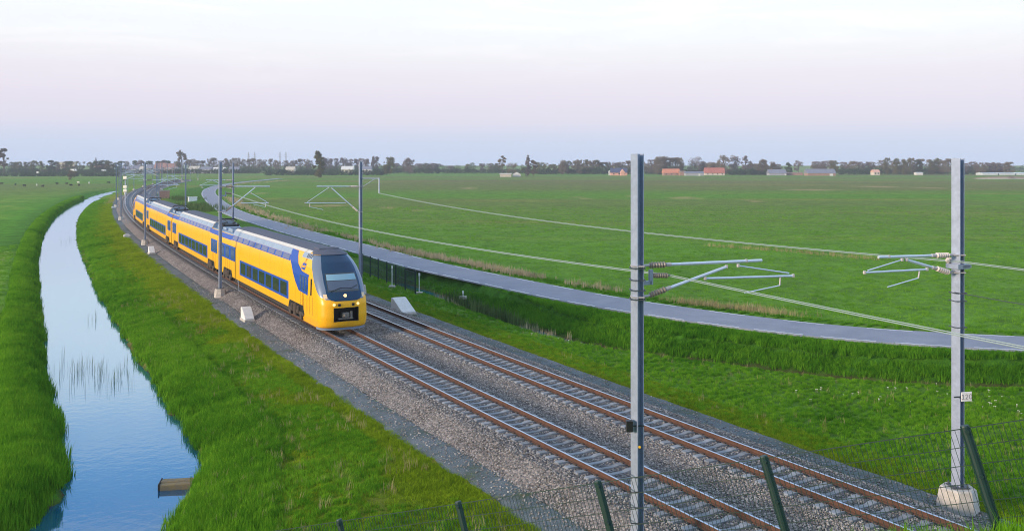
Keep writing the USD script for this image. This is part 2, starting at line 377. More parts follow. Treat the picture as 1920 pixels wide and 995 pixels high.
ROAD = poly_line([(1920, 643), (1620, 629), (1430, 608), (1250, 583), (1099, 560), (998, 538.5), (901, 519), (780, 493), (684, 467), (600, 446), (500, 418), (440, 399), (415, 386),
                  (397, 371), (391, 361.5), (398, 353), (417, 347), (450, 342), (500, 337)], ROAD_Z, 1.0, 5, ext0=60, ext1=60)
DITCH = poly_line([(1920, 730), (1634, 722), (1527, 711), (1471, 700), (1339, 684), (1228, 668), (1100, 650), (1010, 622), (940, 597), (870, 570), (815, 552), (770, 538), (740, 527)], -1.9, 1.0, 3, ext0=40)
RW = 2.45                                                        # half the road's width
CAN0, CAN1 = -15.6, -10.2                                        # the canal's banks, measured from the left track
WATER_Z = -2.0

def smooth(a, b, x):
    t = np.clip((x - a) / (b - a), 0, 1); return t * t * (3 - 2 * t)
def fb(xy, f, seed=0, o=4):
    p = np.concatenate([np.asarray(xy) * f, np.full((len(xy), 1), .37)], 1); return meshkit.fbm(p, o, seed)

def can_shift(s):
    return np.interp(s, [-6, 8, 15, 19.4, 21.4, 24, 26.5], [-12.0, -6.0, -3.7, -2.4, -1.35, -.45, 0])
def fields(xy):
    s, d = track_sd(xy)
    wob = (fb(xy, .30, 3) - .5) * 1.5 + (fb(xy, 1.1, 5, 2) - .5) * .8     # banks are uneven
    _, rd = line_sd(ROAD, xy); _, dd = line_sd(DITCH, xy)
    return s, d, wob, rd, np.abs(dd)

def ground_z(xy, F_=None):
    s, d, wob, rd, dd = F_ or fields(xy)
    fade = smooth(470, 400, s)
    cs = can_shift(s) * smooth(-5.5, -8.5, d)
    left = np.interp(d - cs + wob * ((d - cs < -8) & (d - cs > -18)), [-40, -20, -17.2, -16.2, -15.6, -15.1, -12.8, -10.8, -10.3, -9.7, -8.4, -6.0, -3.95, -2.9, -1.75], [-1.30, -1.22, -1.15, -1.35, -2.0, -2.5, -2.7, -2.5, -2.0, -1.55, -1.28, -1.0, -.78, -.74, -.8])
    right = np.interp(d, [-1.75, SP + 1.7, SP + 2.9, SP + 4.3, SP + 6, SP + 10, SP + 16], [-.8, -.8, -.74, -.80, -.95, -1.2, -1.30])
    z = np.where(d < 0, left, right)
    z = np.where(s > 330, z * 0 + np.interp(np.abs(d - 2), [3, 6, 16], [-.8, -.9, -1.3]) * (1 - fade) + z * fade, z)
    # ditch and road on the right
    on = (d > SP + 5)
    dz = np.interp(dd + (wob * .5), [0, .5, 1.5, 2.6], [-2.25, -2.05, -1.6, -1.25])
    z = np.where(on & (dd < 2.6), np.minimum(z, dz), z)
    ar = np.abs(rd)
    rz = np.interp(ar, [0, RW + .1, RW + 1.0, RW + 6.0], [ROAD_Z - .12, ROAD_Z - .10, ROAD_Z - .09, -1.3])
    rz = np.where(dd < 2.6, -9, rz)
    z = np.where((ar < RW + 6.0) & on, np.maximum(z, rz), z)
    return z

# ------------------------------------------------------------------ ground
pts = []
# strips along the track
def strip_pts(s0, s1, ds, dl, jit=.25):
    s = np.arange(s0, s1, ds); S, D = np.meshgrid(s, dl, indexing='ij')
    S = S + rng.uniform(-jit, jit, S.shape) * ds
    return P(S.ravel(), D.ravel())[:, :2]
dl_near = np.concatenate([np.arange(-26, -17.7, .7), np.arange(-17.6, -14.6, .28), np.arange(-14.4, -11.0, .7), np.arange(-10.8, -8.6, .25), np.arange(-8.4, -4.1, .45), [-3.95, -3.4, -2.9, -2.2, 0, 2.3, SP, SP + 1.5, SP + 2.9, SP + 3.6, SP + 4.3], np.arange(SP + 5, SP + 14, .8)])
dl_far = np.array([-26, -22, -18, -16.5, -15.6, -14.9, -14.3, -12.3, -10.4, -9.8, -9.2, -8, -6, -3.95, -2.9, 0, SP, SP + 2.9, SP + 4.3, SP + 7, SP + 10, SP + 14])
pts.append(strip_pts(-30, 45, .35, dl_near)); pts.append(strip_pts(45, 120, .7, dl_near)); pts.append(strip_pts(120, 330, 2.0, dl_far)); pts.append(strip_pts(330, 620, 6.0, dl_far))
def line_pts(L, offs, step, jit=.2):
    c, t, n, _ = L; i = np.arange(0, len(c), step)
    return np.vstack([c[i] + n[i] * o + rng.uniform(-jit, jit, (len(i), 2)) for o in offs])
pts.append(line_pts(ROAD, [-9, -7, -5.5, -4.4, -RW - 1, -RW - .1, 0, RW + .1, RW + 1, 4.4, 5.5, 7, 9], 1))
pts.append(line_pts(DITCH, [-4, -3, -2.6, -2, -1.5, -1, -.5, 0, .5, 1, 1.5, 2, 2.6, 3, 4], 1))
lines_kt = [ROAD[3], DITCH[3]]
# the open fields
Yr = 14 * 1.022 ** np.arange(0, 262); Yr = Yr[Yr < 4200]
g = []
for y in Yr:
    n = 150; w = max(y * .75, 40) + 12
    x = np.linspace(-w, w, n) + rng.uniform(-.3, .3, n) * 2 * w / n
    g.append(np.stack([x, np.full(n, y) + rng.uniform(-.2, .2, n) * y * .02], 1))
g = np.vstack(g)
s_, d_ = track_sd(g)
keep = ~((d_ > -26.5) & (d_ < SP + 14.5) & (s_ < 610)) & (ROAD[3].query(g)[0] > 9.4) & (DITCH[3].query(g)[0] > 4.3)
pts.append(g[keep])
far = np.array([(x, y) for x in np.linspace(-5200, 5200, 27) for y in (-300, -120, -40, 6, 4200, 5200)], float)
pts.append(far)
XY = np.vstack(pts)
XY = XY[np.unique(np.round(XY, 2), axis=0, return_index=True)[1]]
FF = fields(XY)
Z = ground_z(XY, FF)
s_, d_, wob_, rd_, dd_ = FF
dist = np.hypot(XY[:, 0], XY[:, 1])
Z += (fb(XY, .8, 11) - .5) * .18 * ((d_ < -4.2) | (d_ > SP + 4.6)) * (np.abs(rd_) > RW + .3) * smooth(400, 60, dist)
tri = Delaunay(XY).simplices
p0, p1, p2 = XY[tri[:, 0]], XY[tri[:, 1]], XY[tri[:, 2]]
flip = np.cross(p1 - p0, p2 - p0) < 0
tri[flip] = tri[flip][:, ::-1]

def mixc(a, b, t): return a + (b - a) * np.asarray(t)[:, None]
LUSH = np.array([.070, .215, .014]); DEEP = np.array([.042, .150, .012]); OLIVE = np.array([.135, .190, .016]); MOSS = np.array([.165, .165, .030]); FIELD = np.array([.098, .222, .026])
BROWN = np.array([.140, .140, .062]); PALE = np.array([.20, .21, .055]); DRY = np.array([.42, .34, .19]); MUD = np.array([.16, .115, .06])
def ground_tint(xy, FF):
    s, d, wob, rd, dd = FF
    n1, n2, n3 = fb(xy, .12, 21), fb(xy, .45, 22), fb(xy, 1.6, 23, 3)
    c = np.tile(FIELD, (len(xy), 1))
    # right fields: long bands across the view, browner far off
    ang = xy[:, 1] + xy[:, 0] * .06
    band = meshkit.fbm(np.stack([xy[:, 0] * .0022, ang * .018, 0 * ang + .3], 1), 4, 31)
    band2 = meshkit.fbm(np.stack([xy[:, 0] * .010, ang * .05, 0 * ang + .8], 1), 3, 33)
    dist = np.hypot(xy[:, 0], xy[:, 1])
    c = mixc(c, LUSH * 1.15, np.clip((band - .42) * 4, 0, 1) * .6)
    c = mixc(c, BROWN, np.clip((.52 - band) * 5, 0, 1) * smooth(120, 420, dist) * .85)
    c = mixc(c, BROWN, .55 * smooth(330, 430, xy[:, 1]) * smooth(720, 560, xy[:, 1]) * (xy[:, 0] > -80))
    c = mixc(c, PALE, np.clip((band2 - .60) * 7, 0, 1) * .55 * smooth(80, 200, dist))
    for px, py, rx, ry in ((1287, 371, 20, 2.6), (1410, 377, 9, 2), (1268, 372, 12, 1.5), (873, 353, 14, 2), (1640, 350, 40, 1.6), (1740, 352, 26, 1.4), (780, 395, 12, 2), (492, 362, 9, 3), (1090, 371, 10, 2), (1190, 368, 12, 2), (620, 386, 30, 2.5), (730, 389, 16, 2.5), (1520, 356, 50, 1.2)):
        p = bp(px, py, -1.3); ax = rx * p[1] / F; ay = ry * p[1] ** 2 / (F * 11.2)
        e = ((xy[:, 0] - p[0]) / ax) ** 2 + ((xy[:, 1] - p[1]) / ay) ** 2
        c = mixc(c, DRY * .85, smooth(1.3, .35, e + (n2 - .5) * 1.2) * .62)
    # left meadow: mown stripes that follow the canal
    leftm = smooth(-16.5, -18.5, d)
    stripe = .5 + .5 * np.sin((d + (fb(xy, .06, 41) - .5) * 3.0) * 2 * math.pi / 5.2)
    cl = mixc(np.tile(LUSH * 1.15, (len(xy), 1)), np.array([.175, .290, .046]), smooth(.25, .85, stripe) * smooth(-60, -30, d) * .8 + (1 - smooth(-60, -30, d)) * .75)
    cl = mixc(cl, DEEP, np.clip((.45 - n2) * 3, 0, 1) * .4 * smooth(150, 60, dist))
    far = smooth(250, 520, dist)
    cl = mixc(cl, np.array([.115, .175, .048]), far * .8)
    c = mixc(c, cl, leftm * (s < 560))
    # canal banks and the embankment side
    d = d - can_shift(s) * smooth(-5.5, -8.5, d)
    bank = (d > -18.2) & (d < -3.9) & (s < 400)
    cb = mixc(np.tile(LUSH, (len(xy), 1)), DEEP, np.clip((.52 - n2) * 4, 0, 1) * .7)
    cb = mixc(cb, OLIVE * 1.1, smooth(-9.2 + 0, -6.0, d + (n1 - .5) * 6 + (n2 - .5) * 2.5))
    cb = mixc(cb, MOSS, smooth(-5.6, -4.0, d + (n2 - .5) * 2.2) * .75)
    cb = mixc(cb, MUD, smooth(.35, .0, np.abs(d + wob + 10.05)) * np.clip((n3 - .42) * 5, 0, 1) * .9)
    cb = mixc(cb, DEEP, smooth(-15.4, -16.6, d + wob) * .5)
    c = np.where(bank[:, None], cb, c)
    under = (d + wob > -15.75) & (d + wob < -10.25) & (s < 330)
    c = np.where(under[:, None], np.array([.05, .045, .03]), c)
    # right of the track
    rr = (d > SP + 4) & (d < SP + 26) & (s < 330)
    cr = mixc(np.tile(np.array([.075, .185, .016]), (len(xy), 1)), OLIVE, smooth(SP + 6.6, SP + 4.4, d + (n2 - .5) * 2.0))
    cr = mixc(cr, MOSS, smooth(SP + 5.6, SP + 4.0, d + (n2 - .5) * 1.2) * .6)
    inside = rr & (dd > 1.4) & (rd * 0 + 1 > 0)
    # the ground between the track and the ditch
    side = line_side(xy)
    c = np.where((rr & (side > 0))[:, None], cr, c)
    bankr = (np.abs(rd) < RW + 8) & (side < 0) & (road_side(xy) > 0) & (d > SP + 4)
    cbr = mixc(np.tile(DEEP * .95, (len(xy), 1)), LUSH * .8, np.clip((n2 - .45) * 4, 0, 1) * .6)
    c = np.where(bankr[:, None], cbr, c)
    c = np.where(((dd < 1.2) & (d > SP + 5))[:, None], mixc(c, np.array([.060, .046, .026]), .9 * smooth(1.2, .7, dd)), c)
    verge = (np.abs(rd) < RW + 5) & (road_side(xy) < 0)
    c = np.where(verge[:, None], mixc(np.tile(LUSH * 1.05, (len(xy), 1)), OLIVE, np.clip((n2 - .4) * 3, 0, 1) * .6), c)
    c *= (.86 + .28 * n3)[:, None]
    return np.clip(c, .003, .8)
def line_side(xy):            # > 0: between the track and the ditch
    c, t, n, k = DITCH; _, i = k.query(xy); v = xy - c[i]; return (v * n[i]).sum(-1) * DS
def road_side(xy):            # > 0: the track's side of the road
    c, t, n, k = ROAD; _, i = k.query(xy); v = xy - c[i]; return (v * n[i]).sum(-1) * RS
DS = RS = 1.0
_probe = P(np.array([55.0]), np.array([SP + 3.0]))[:, :2]
DS = math.copysign(1, line_side(_probe)[0]); RS = math.copysign(1, road_side(_probe)[0])

def set_tint(prim, tint):
    UsdGeom.PrimvarsAPI(prim).CreatePrimvar('tint', Sdf.ValueTypeNames.Color3fArray, 'vertex').Set(Vt.Vec3fArray.FromNumpy(np.asarray(tint, np.float32)))
ground = usdkit.mesh(stage, '/World/ground', (np.column_stack([XY, Z]), tri), M['grass_ground'], smooth=True)
set_tint(ground, ground_tint(XY, FF)); tag(ground, kind='structure')

# water of the canal, and a little in the ditch
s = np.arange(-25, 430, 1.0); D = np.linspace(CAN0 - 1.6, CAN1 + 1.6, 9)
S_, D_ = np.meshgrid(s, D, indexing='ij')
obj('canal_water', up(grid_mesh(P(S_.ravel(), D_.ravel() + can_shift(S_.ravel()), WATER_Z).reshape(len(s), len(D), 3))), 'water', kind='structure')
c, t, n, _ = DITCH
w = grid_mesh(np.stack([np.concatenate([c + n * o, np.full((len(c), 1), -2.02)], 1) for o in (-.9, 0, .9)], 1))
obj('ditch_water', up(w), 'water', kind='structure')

# gravel paths beside the ballast, 4 mm above the ground that carries them
def path_strip(d0, d1, s0, s1, name, nseg=7):
    s = np.concatenate([np.arange(s0, 110, .5), np.arange(110, s1, 2.5)]); t = np.linspace(0, 1, nseg)
    S_, T_ = np.meshgrid(s, t, indexing='ij')
    e0 = d0 + (fb(np.stack([s, 0 * s], 1), .9, 51) - .5) * 1.0; e1 = d1 + (fb(np.stack([s, 0 * s + 9], 1), .6, 52) - .5) * .4
    D_ = e0[:, None] + (e1 - e0)[:, None] * T_
    q = P(S_.ravel(), D_.ravel()); q[:, 2] = np.interp(q[:, 0] * 0 + D_.ravel(), [-4.6, -3.95, -2.9, -1.75, 0, SP + 1.7, SP + 2.9, SP + 4.3, SP + 5.2], [-.84, -.775, -.73, -.75, -.75, -.75, -.73, -.79, -.87]) + .035
    q[:, 2] -= .07 * np.tile(np.abs(t - .5) * 2 > .95, len(s))
    return obj(name, up(grid_mesh(q.reshape(len(s), nseg, 3))), 'gravel_path', kind='structure', smooth=True)
path_strip(-4.15, -2.6, -25, 330, 'gravel_path')
path_strip(SP + 2.6, SP + 4.3, -25, 330, 'gravel_path')

# ballast
s = np.concatenate([np.arange(-25, 60, .25), np.arange(60, 140, .6), np.arange(140, 620, 3.0)])
dl = np.concatenate([np.linspace(-3.05, -1.7, 10), np.linspace(-1.5, 1.5, 8), np.linspace(1.75, SP - 1.75, 10), np.linspace(SP - 1.5, SP + 1.5, 8), np.linspace(SP + 1.7, SP + 3.05, 10)])
S_, D_ = np.meshgrid(s, dl, indexing='ij')
prof_d = [-3.05, -2.9, -1.85, -1.5, 1.45, 1.9, 2.5, 3.0, SP - 1.4, SP + 1.5, SP + 1.85, SP + 2.9, SP + 3.05]
prof_z = [-.92, -.76, -.25, -.235, -.235, -.32, -.34, -.25, -.235, -.235, -.25, -.76, -.92]
q = P(S_.ravel(), D_.ravel())
edge = (fb(q[:, :2], .8, 61) - .5)
q[:, 2] = np.interp(D_.ravel() + edge * .35 * (np.abs(D_.ravel() - SP / 2) > SP / 2 + 1.7), prof_d, prof_z) + (fb(q[:, :2], 2.5, 62) - .5) * .05
bal = up(grid_mesh(q.reshape(len(s), len(dl), 3)))
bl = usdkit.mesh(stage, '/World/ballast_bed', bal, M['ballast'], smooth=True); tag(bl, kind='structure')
dd0 = D_.ravel()
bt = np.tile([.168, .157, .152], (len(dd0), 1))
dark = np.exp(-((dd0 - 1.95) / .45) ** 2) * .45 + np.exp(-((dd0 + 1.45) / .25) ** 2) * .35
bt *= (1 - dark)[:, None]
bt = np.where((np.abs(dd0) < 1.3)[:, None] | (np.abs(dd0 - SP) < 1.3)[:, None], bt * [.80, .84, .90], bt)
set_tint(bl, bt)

# loose stones lying on the bed (countless)
def rock(seed):
    r = np.random.default_rng(seed); v = trimesh.creation.icosphere(0).vertices * r.uniform(.7, 1.15, (12, 1)) * np.array([1, .8, .62])
    return trimesh.convex.convex_hull(v)
def instancer(path, protos, mats, pos, yaw, scale, idx, kind='stuff', lean=None, label=None, cat=None):
    pi = UsdGeom.PointInstancer.Define(stage, path)
    paths = []
    for i, (m, k) in enumerate(zip(protos, mats)):
        q = f'{path}/protos/{NAMES.get(k, "clump")}_{i:03d}'
        usdkit.mesh(stage, q, m, M[k]); paths.append(q)
    pi.CreatePrototypesRel().SetTargets([Sdf.Path(x) for x in paths])
    pi.CreateProtoIndicesAttr(Vt.IntArray.FromNumpy(np.asarray(idx, np.int32)))
    pi.CreatePositionsAttr(Vt.Vec3fArray.FromNumpy(np.asarray(pos, np.float32)))
    h = np.asarray(yaw) / 2
    quat = np.zeros((len(pos), 4)); quat[:, 0] = np.cos(h); quat[:, 3] = np.sin(h)
    if lean is not None:
        ax = rng.uniform(0, 2 * np.pi, len(pos)); a = np.asarray(lean) / 2
        q2 = np.stack([np.cos(a), np.sin(a) * np.cos(ax), np.sin(a) * np.sin(ax), 0 * a], 1)
        w1, x1, y1, z1 = q2.T; w2, x2, y2, z2 = quat.T
        quat = np.stack([w1*w2-x1*x2-y1*y2-z1*z2, w1*x2+x1*w2+y1*z2-z1*y2, w1*y2-x1*z2+y1*w2+z1*x2, w1*z2+x1*y2-y1*x2+z1*w2], 1)
    pi.CreateOrientationsAttr(Vt.QuathArray([Gf.Quath(*map(float, q)) for q in quat]))
    sc = np.asarray(scale, np.float32); sc = np.repeat(sc[:, None], 3, 1) if sc.ndim == 1 else sc
    pi.CreateScalesAttr(Vt.Vec3fArray.FromNumpy(sc.astype(np.float32)))
    tag(pi, label, cat, kind=kind)
    return pi
NAMES = {'sheep_white': 'flower', 'meadow_blades': 'grass_clump', 'dry_blades': 'dry_grass_clump', 'moss_blades': 'grass_clump', 'stone': 'stone', 'grass_blades': 'grass_clump', 'bank_blades': 'grass_clump', 'reed_green': 'reed_clump', 'reed_dry': 'reed_clump'}
def bed_z(q, D):
    return np.interp(D, prof_d, prof_z)
NST = 76000
ss = 4 + 62 * rng.random(NST) ** 1.5; dd = rng.uniform(-2.95, SP + 2.95, NST)
okay = ~((np.abs(np.abs(dd) - GA / 2) < .12) | (np.abs(np.abs(dd - SP) - GA / 2) < .12)) & ~(((np.abs(dd) < 1.25) | (np.abs(dd - SP) < 1.25)) & (np.abs(((ss - 2) / .6 + .5) % 1 - .5) < .30))
ss, dd = ss[okay], dd[okay]
q = P(ss, dd); q[:, 2] = bed_z(q, dd) + .012
# stones that rolled onto the gravel paths
n_ = 7000; s2 = 4 + 70 * rng.random(n_) ** 1.5; o2 = rng.random(n_) ** 2.4; d2 = np.where(rng.random(n_) < .5, -2.75 - 1.1 * o2, SP + 2.75 + 1.2 * o2)
q2 = P(s2, d2); q2[:, 2] = np.interp(d2, [-3.95, -2.9, 0, SP + 2.9, SP + 4.3], [-.735, -.69, -.69, -.69, -.75]) + .01; q = np.vstack([q, q2])
instancer('/World/ballast_stones', [rock(i) for i in range(6)], ['stone'] * 6, q, rng.uniform(0, 6.28, len(q)), rng.uniform(.024, .052, len(q)), rng.integers(0, 6, len(q)),
          label='grey and pinkish ballast stones covering the bed between and beside the rails', cat='ballast', lean=rng.uniform(0, .8, len(q)))

# ------------------------------------------------------------------ the two tracks: rails and sleepers
def rail_mesh(d, s0, s1, kind):
    """rail profile swept along the track; kind: side or head"""
    prof = [(-.075, -.172), (-.075, -.158), (-.012, -.135), (-.010, -.045), (-.036, -.032), (-.036, -.004), (.036, -.004), (.036, -.032), (.010, -.045), (.012, -.135), (.075, -.158), (.075, -.172)] if kind == 'side' else [(-.033, -.004), (-.030, .0), (.030, .0), (.033, -.004)]
    s = np.concatenate([np.arange(s0, 120, 1.0), np.arange(120, s1, 4.0)]); pr = np.array(prof)
    S_, K_ = np.meshgrid(s, np.arange(len(pr)), indexing='ij')
    q = P(S_.ravel(), d + pr[K_.ravel(), 0]); q[:, 2] = pr[K_.ravel(), 1]
    return grid_mesh(q.reshape(len(s), len(pr), 3))
def sleeper_mesh():
    """concrete sleeper: thick seats under the rails, a lower waist; x along the sleeper"""
    st = [(-1.26, .10, -.02), (-1.22, .14, .0), (-.42, .135, .0), (-.22, .105, -.045), (.22, .105, -.045), (.42, .135, .0), (1.22, .14, .0), (1.26, .10, -.02)]
    V = []; Fc = []
    for x, w, z in st: V += [(x, -w, -.16), (x, -w * .85, z), (x, w * .85, z), (x, w, -.16)]
    for i in range(len(st) - 1):
        for j in range(3):
            a = i * 4 + j; Fc += [[a, a + 4, a + 5], [a, a + 5, a + 1]]
    n = len(V) - 4
    Fc += [[0, 1, 2], [0, 2, 3], [n, n + 2, n + 1], [n, n + 3, n + 2]]
    m = trimesh.Trimesh(np.array(V, float), np.array(Fc), process=False); trimesh.repair.fix_normals(m); return m
SLEEPER = sleeper_mesh()
def clip_mesh():
    ms = []
    for x in (-GA / 2, GA / 2):
        for k in (-.105, .105): ms.append(box(x + k - .035, x + k + .035, -.07, .07, -.003, .035))
    return trimesh.util.concatenate(ms)
CLIPS = clip_mesh()
def build_track(d, label):
    t = thing('railway_track', label, 'railway track')
    for r in (-GA / 2, GA / 2):
        rl = obj('rail', rail_mesh(d + r, -25, 620, 'side'), 'rail_side', t)
        obj('rail_head', rail_mesh(d + r, -25, 620, 'head'), 'rail_head', rl)
    sl = np.arange(2.0, 400, .6); tail = []
    shapes = {}
    for k, s in enumerate(sl):
        c, tt, nn = at_s(s)
        A = np.eye(4); A[:2, 0] = nn; A[:2, 1] = -np.array([-nn[1], nn[0]]) * -1; A[:2, 3] = c + nn * d; A[2, 3] = -.175
        m = SLEEPER.copy(); m.apply_transform(A)
        if k < 160:
            sp = obj('sleeper', m, 'sleeper' if rng.random() < .6 else 'sleeper_dark', t)
            if k < 110:
                cm = CLIPS.copy(); cm.apply_transform(A); obj('rail_clips', cm, 'fastening', sp)
        else: tail.append(m)
    obj('far_sleepers', tail, 'sleeper', t, kind='stuff')
build_track(0.0, 'left railway track under the yellow train, rusty rails on grey concrete sleepers')
build_track(SP, 'empty right railway track beside the train, rusty rails on grey concrete sleepers')

# ------------------------------------------------------------------ road
c, t, n, _ = ROAD
offs = [-RW, -RW + .01, 0, RW - .01, RW]
road = np.stack([np.concatenate([c + n * o, np.full((len(c), 1), ROAD_Z - (0.10 if abs(o) == RW else 0))], 1) for o in offs], 1)
obj('road', up(grid_mesh(road)), 'asphalt', kind='structure')
dash = []
for o in (-RW + .22, RW - .22):
    i = 0
    while i < len(c) - 4:
        near = np.hypot(*c[i]) < 140
        q = np.stack([np.concatenate([c[i:i + 4] + n[i:i + 4] * (o + w), np.full((4, 1), ROAD_Z + .004)], 1) for w in (-.06, .06)], 1)
        dash.append(up(grid_mesh(q))); i += 4 if o * RS > 0 else 6
obj('road_marking', dash, 'road_paint', kind='structure')

exec_train = True
# ------------------------------------------------------------------ train
W_Z = [.30, .70, 3.0, 3.66, 4.05, 4.40, 4.58, 4.68]
W_Y = [1.40, 1.47, 1.47, 1.37, 1.22, 1.03, .78, .30]
def half_w(z): return np.interp(z, W_Z, W_Y)
def nose_x(z): return np.interp(z, [.30, .45, 1.0, 1.75, 2.0, 2.6, 3.3, 4.0, 4.4, 4.6, 4.68], [-.30, -.08, 0, -.06, -.16, -.55, -1.12, -1.82, -2.40, -3.0, -3.6])
NA, NN = 1.05, 2.7
def nose_pt(q, z, off=0.0):
    """surface of the cab: q from -1 (right-hand side) to 1 (left-hand side)"""
    th = q * math.pi / 2; w = half_w(z)
    e = 2 / NN
    y = w * np.sign(np.sin(th)) * np.abs(np.sin(th)) ** e
    x = nose_x(z) - NA + NA * np.abs(np.cos(th)) ** e
    p = np.stack([x, y, z + 0 * x], -1)
    if off:
        nrm = np.stack([np.cos(th), np.sin(th), .30 + 0 * th], -1); nrm /= np.linalg.norm(nrm, axis=-1, keepdims=True); p = p + nrm * off
    return p
def nose_solid(xb):
    zs = np.unique(np.concatenate([np.linspace(.30, 4.68, 46), W_Z])); qs = np.sin(np.linspace(-1, 1, 41) * math.pi / 2)
    rings = []
    for z in zs:
        r = nose_pt(qs, np.full(len(qs), z)); w = half_w(z)
        rings.append(np.vstack([[[xb, -w, z]], r, [[xb, w, z]]]))
    R = np.array(rings); a, b = R.shape[:2]
    i = np.arange(a * b).reshape(a, b); Fc = []
    for j in range(b):
        k = (j + 1) % b
        q = np.stack([i[:-1, j], i[:-1, k], i[1:, k], i[1:, j]], 1); Fc += [q[:, [0, 1, 2]], q[:, [0, 2, 3]]]
    V = R.reshape(-1, 3)
    for ring, rev in ((i[0], True), (i[-1], False)):
        for j in range(1, b - 1):
            f = [ring[0], ring[j], ring[j + 1]]; Fc.append(np.array([f[::-1] if rev else f]))
    return trimesh.Trimesh(V, np.vstack(Fc), process=True)
def prof_poly(ztop=None):
    z = [v for v in W_Z if v >= .7]; y = list(W_Y[1:])
    if ztop is not None:
        z = [v for v in z if v < ztop] + [ztop]; y = [float(half_w(v)) for v in z]
    return [(-b, a) for a, b in zip(z, y)] + [(b, a) for a, b in zip(z[::-1], y[::-1])]
def extr_x(poly, x0, x1):
    m = extrude(poly, x1 - x0); A = np.array([[0, 0, 1, x0], [1, 0, 0, 0], [0, 1, 0, 0], [0, 0, 0, 1.0]]); m.apply_transform(A); return m
def side_sheet(x0, x1, z0, z1, sgn, off=.006, x0t=None, x1t=None, nz=None):
    """a panel lying on the body's side; x0t, x1t: ends at the top edge"""
    zs = np.unique(np.concatenate([[z0, z1], [v for v in W_Z if z0 < v < z1]]))
    x0t = x0 if x0t is None else x0t; x1t = x1 if x1t is None else x1t
    rows = []
    for z in zs:
        t = (z - z0) / (z1 - z0); a, b = x0 + (x0t - x0) * t, x1 + (x1t - x1) * t
        y = (float(half_w(z)) + off) * sgn
        rows.append([(a, y, z), (b, y, z)])
    g1 = np.array(rows)
    # give the panel its thickness
    inner = g1.copy(); inner[:, :, 1] -= sgn * (off + .01)
    m = grid_mesh(g1); 
    rim = np.concatenate([g1[:, 0], g1[::-1, 1], g1[:1, 0]]); rin = np.concatenate([inner[:, 0], inner[::-1, 1], inner[:1, 0]])
    return merge(m, grid_mesh(np.stack([rim, rin], 1)))
def poly_sheet(poly, sgn, off=.008):
    """flat coloured area of any outline (x, z) on the body's side"""
    v, f = trimesh.creation.triangulate_polygon(Polygon(poly), engine='earcut')
    m = trimesh.Trimesh(np.column_stack([v, 0 * v[:, 0]]), f, process=False)
    m = m.subdivide_to_size(.25) if hasattr(m, 'subdivide_to_size') else m
    x, z = m.vertices[:, 0], m.vertices[:, 1]
    m = trimesh.Trimesh(np.stack([x, sgn * (half_w(z) + off), z], 1), m.faces, process=False)
    return m
def nose_sheet(q0, q1, z0, z1, off, nq=14, nz=14, bend=None):
    """patch on the cab front; q0, q1 may be functions of z"""
    zs = np.linspace(z0, z1, nz); rows = []
    for z in zs:
        a = q0(z) if callable(q0) else q0; b = q1(z) if callable(q1) else q1
        q = np.linspace(a, b, nq); rows.append(nose_pt(q, np.full(nq, z), off))
    return grid_mesh(np.array(rows))
def disc(c, nrm, r, th=.03, n=20):
    nrm = np.asarray(nrm, float) / np.linalg.norm(nrm); c = np.asarray(c, float)
    return tube([c - nrm * .02, c + nrm * th * .7, c + nrm * th], [r, r, r * .85], n)

train = thing('double_decker_train', 'yellow double-decker train with dark blue stripe and four carriages', 'train')
sN = s_of_Y(54.3)
sJ1 = s_of_px(411.5, -1.41); sJ2 = s_of_px(322.5, -1.41); sB3 = s_of_px(278.5, -1.41); sJ3 = sB3 + 3.6; LN = sJ1 - sN
sE = sJ3 + LN * .96
cars = [(sN, sJ1 - .25, 'front'), (sJ1 + .25, sJ2 - .25, 'mid'), (sJ2 + .25, sJ3 - .25, 'mid'), (sJ3 + .25, sE, 'rear')]
print('train joints', sN, sJ1, sJ2, sJ3, sE)

def bogie(parent, x):
    for sg in (-1, 1):
        obj('bogie_opening', side_sheet(x - 1.95, x + 1.95, .69, 1.22, sg, .004, x - 1.6, x + 1.6), 'train_black', parent)
    ms = [rbox(x - 1.75, x + 1.75, -1.52, -1.30, .58, .80), rbox(x - 1.75, x + 1.75, 1.30, 1.52, .58, .80), box(x - .3, x + .3, -1.0, 1.0, .45, .70)]
    for k in (-1.28, 1.28):
        for sg in (-1, 1):
            ms += [rbox(x + k - .20, x + k + .20, sg * 1.44 - .12, sg * 1.44 + .12, .34, .70), tube([(x + k * .55, sg * 1.50, .66), (x + k * .55, sg * 1.50, 1.10)], .13, 10)]
    for sg in (-1, 1): ms.append(tube([(x, sg * 1.46, .5), (x, sg * 1.46, 1.16)], .20, 12)); 
    b = obj('bogie', ms, 'bogie', parent)
    for k in (-1.28, 1.28):
        for sg in (-1, 1):
            w = tube([(x + k, sg * .69, .46), (x + k, sg * .70, .46), (x + k, sg * .83, .46)], [.40, .47, .46], 22)
            obj('wheel', w, 'bogie', parent)

def windows(car, x0, x1, n, z0, z1, sgn, gap, mt, edge=.25, off=.018):
    w = (x1 - x0 - 2 * edge - (n - 1) * gap) / n
    for i in range(n):
        a = x0 + edge + i * (w + gap); obj('window', side_sheet(a, a + w, z0, z1, sgn, off), mt, car)

def arrows(x, z, sgn, s):
    """the operator's mark: two interlocked arrows"""
    a = np.array([(0, 0), (.9, 0), (.9, -.13), (1.35, .10), (.9, .33), (.9, .19), (.15, .19), (.15, .45), (0, .45)]) * s
    b = np.array([(1.55, .0), (.65, .0)]) * s
    out = [poly_sheet(np.array([x, z]) + a, sgn, .012)]
    a2 = -a + np.array([1.5, .62]) * s
    out.append(poly_sheet(np.array([x, z]) + a2, sgn, .012))
    return merge(*out)

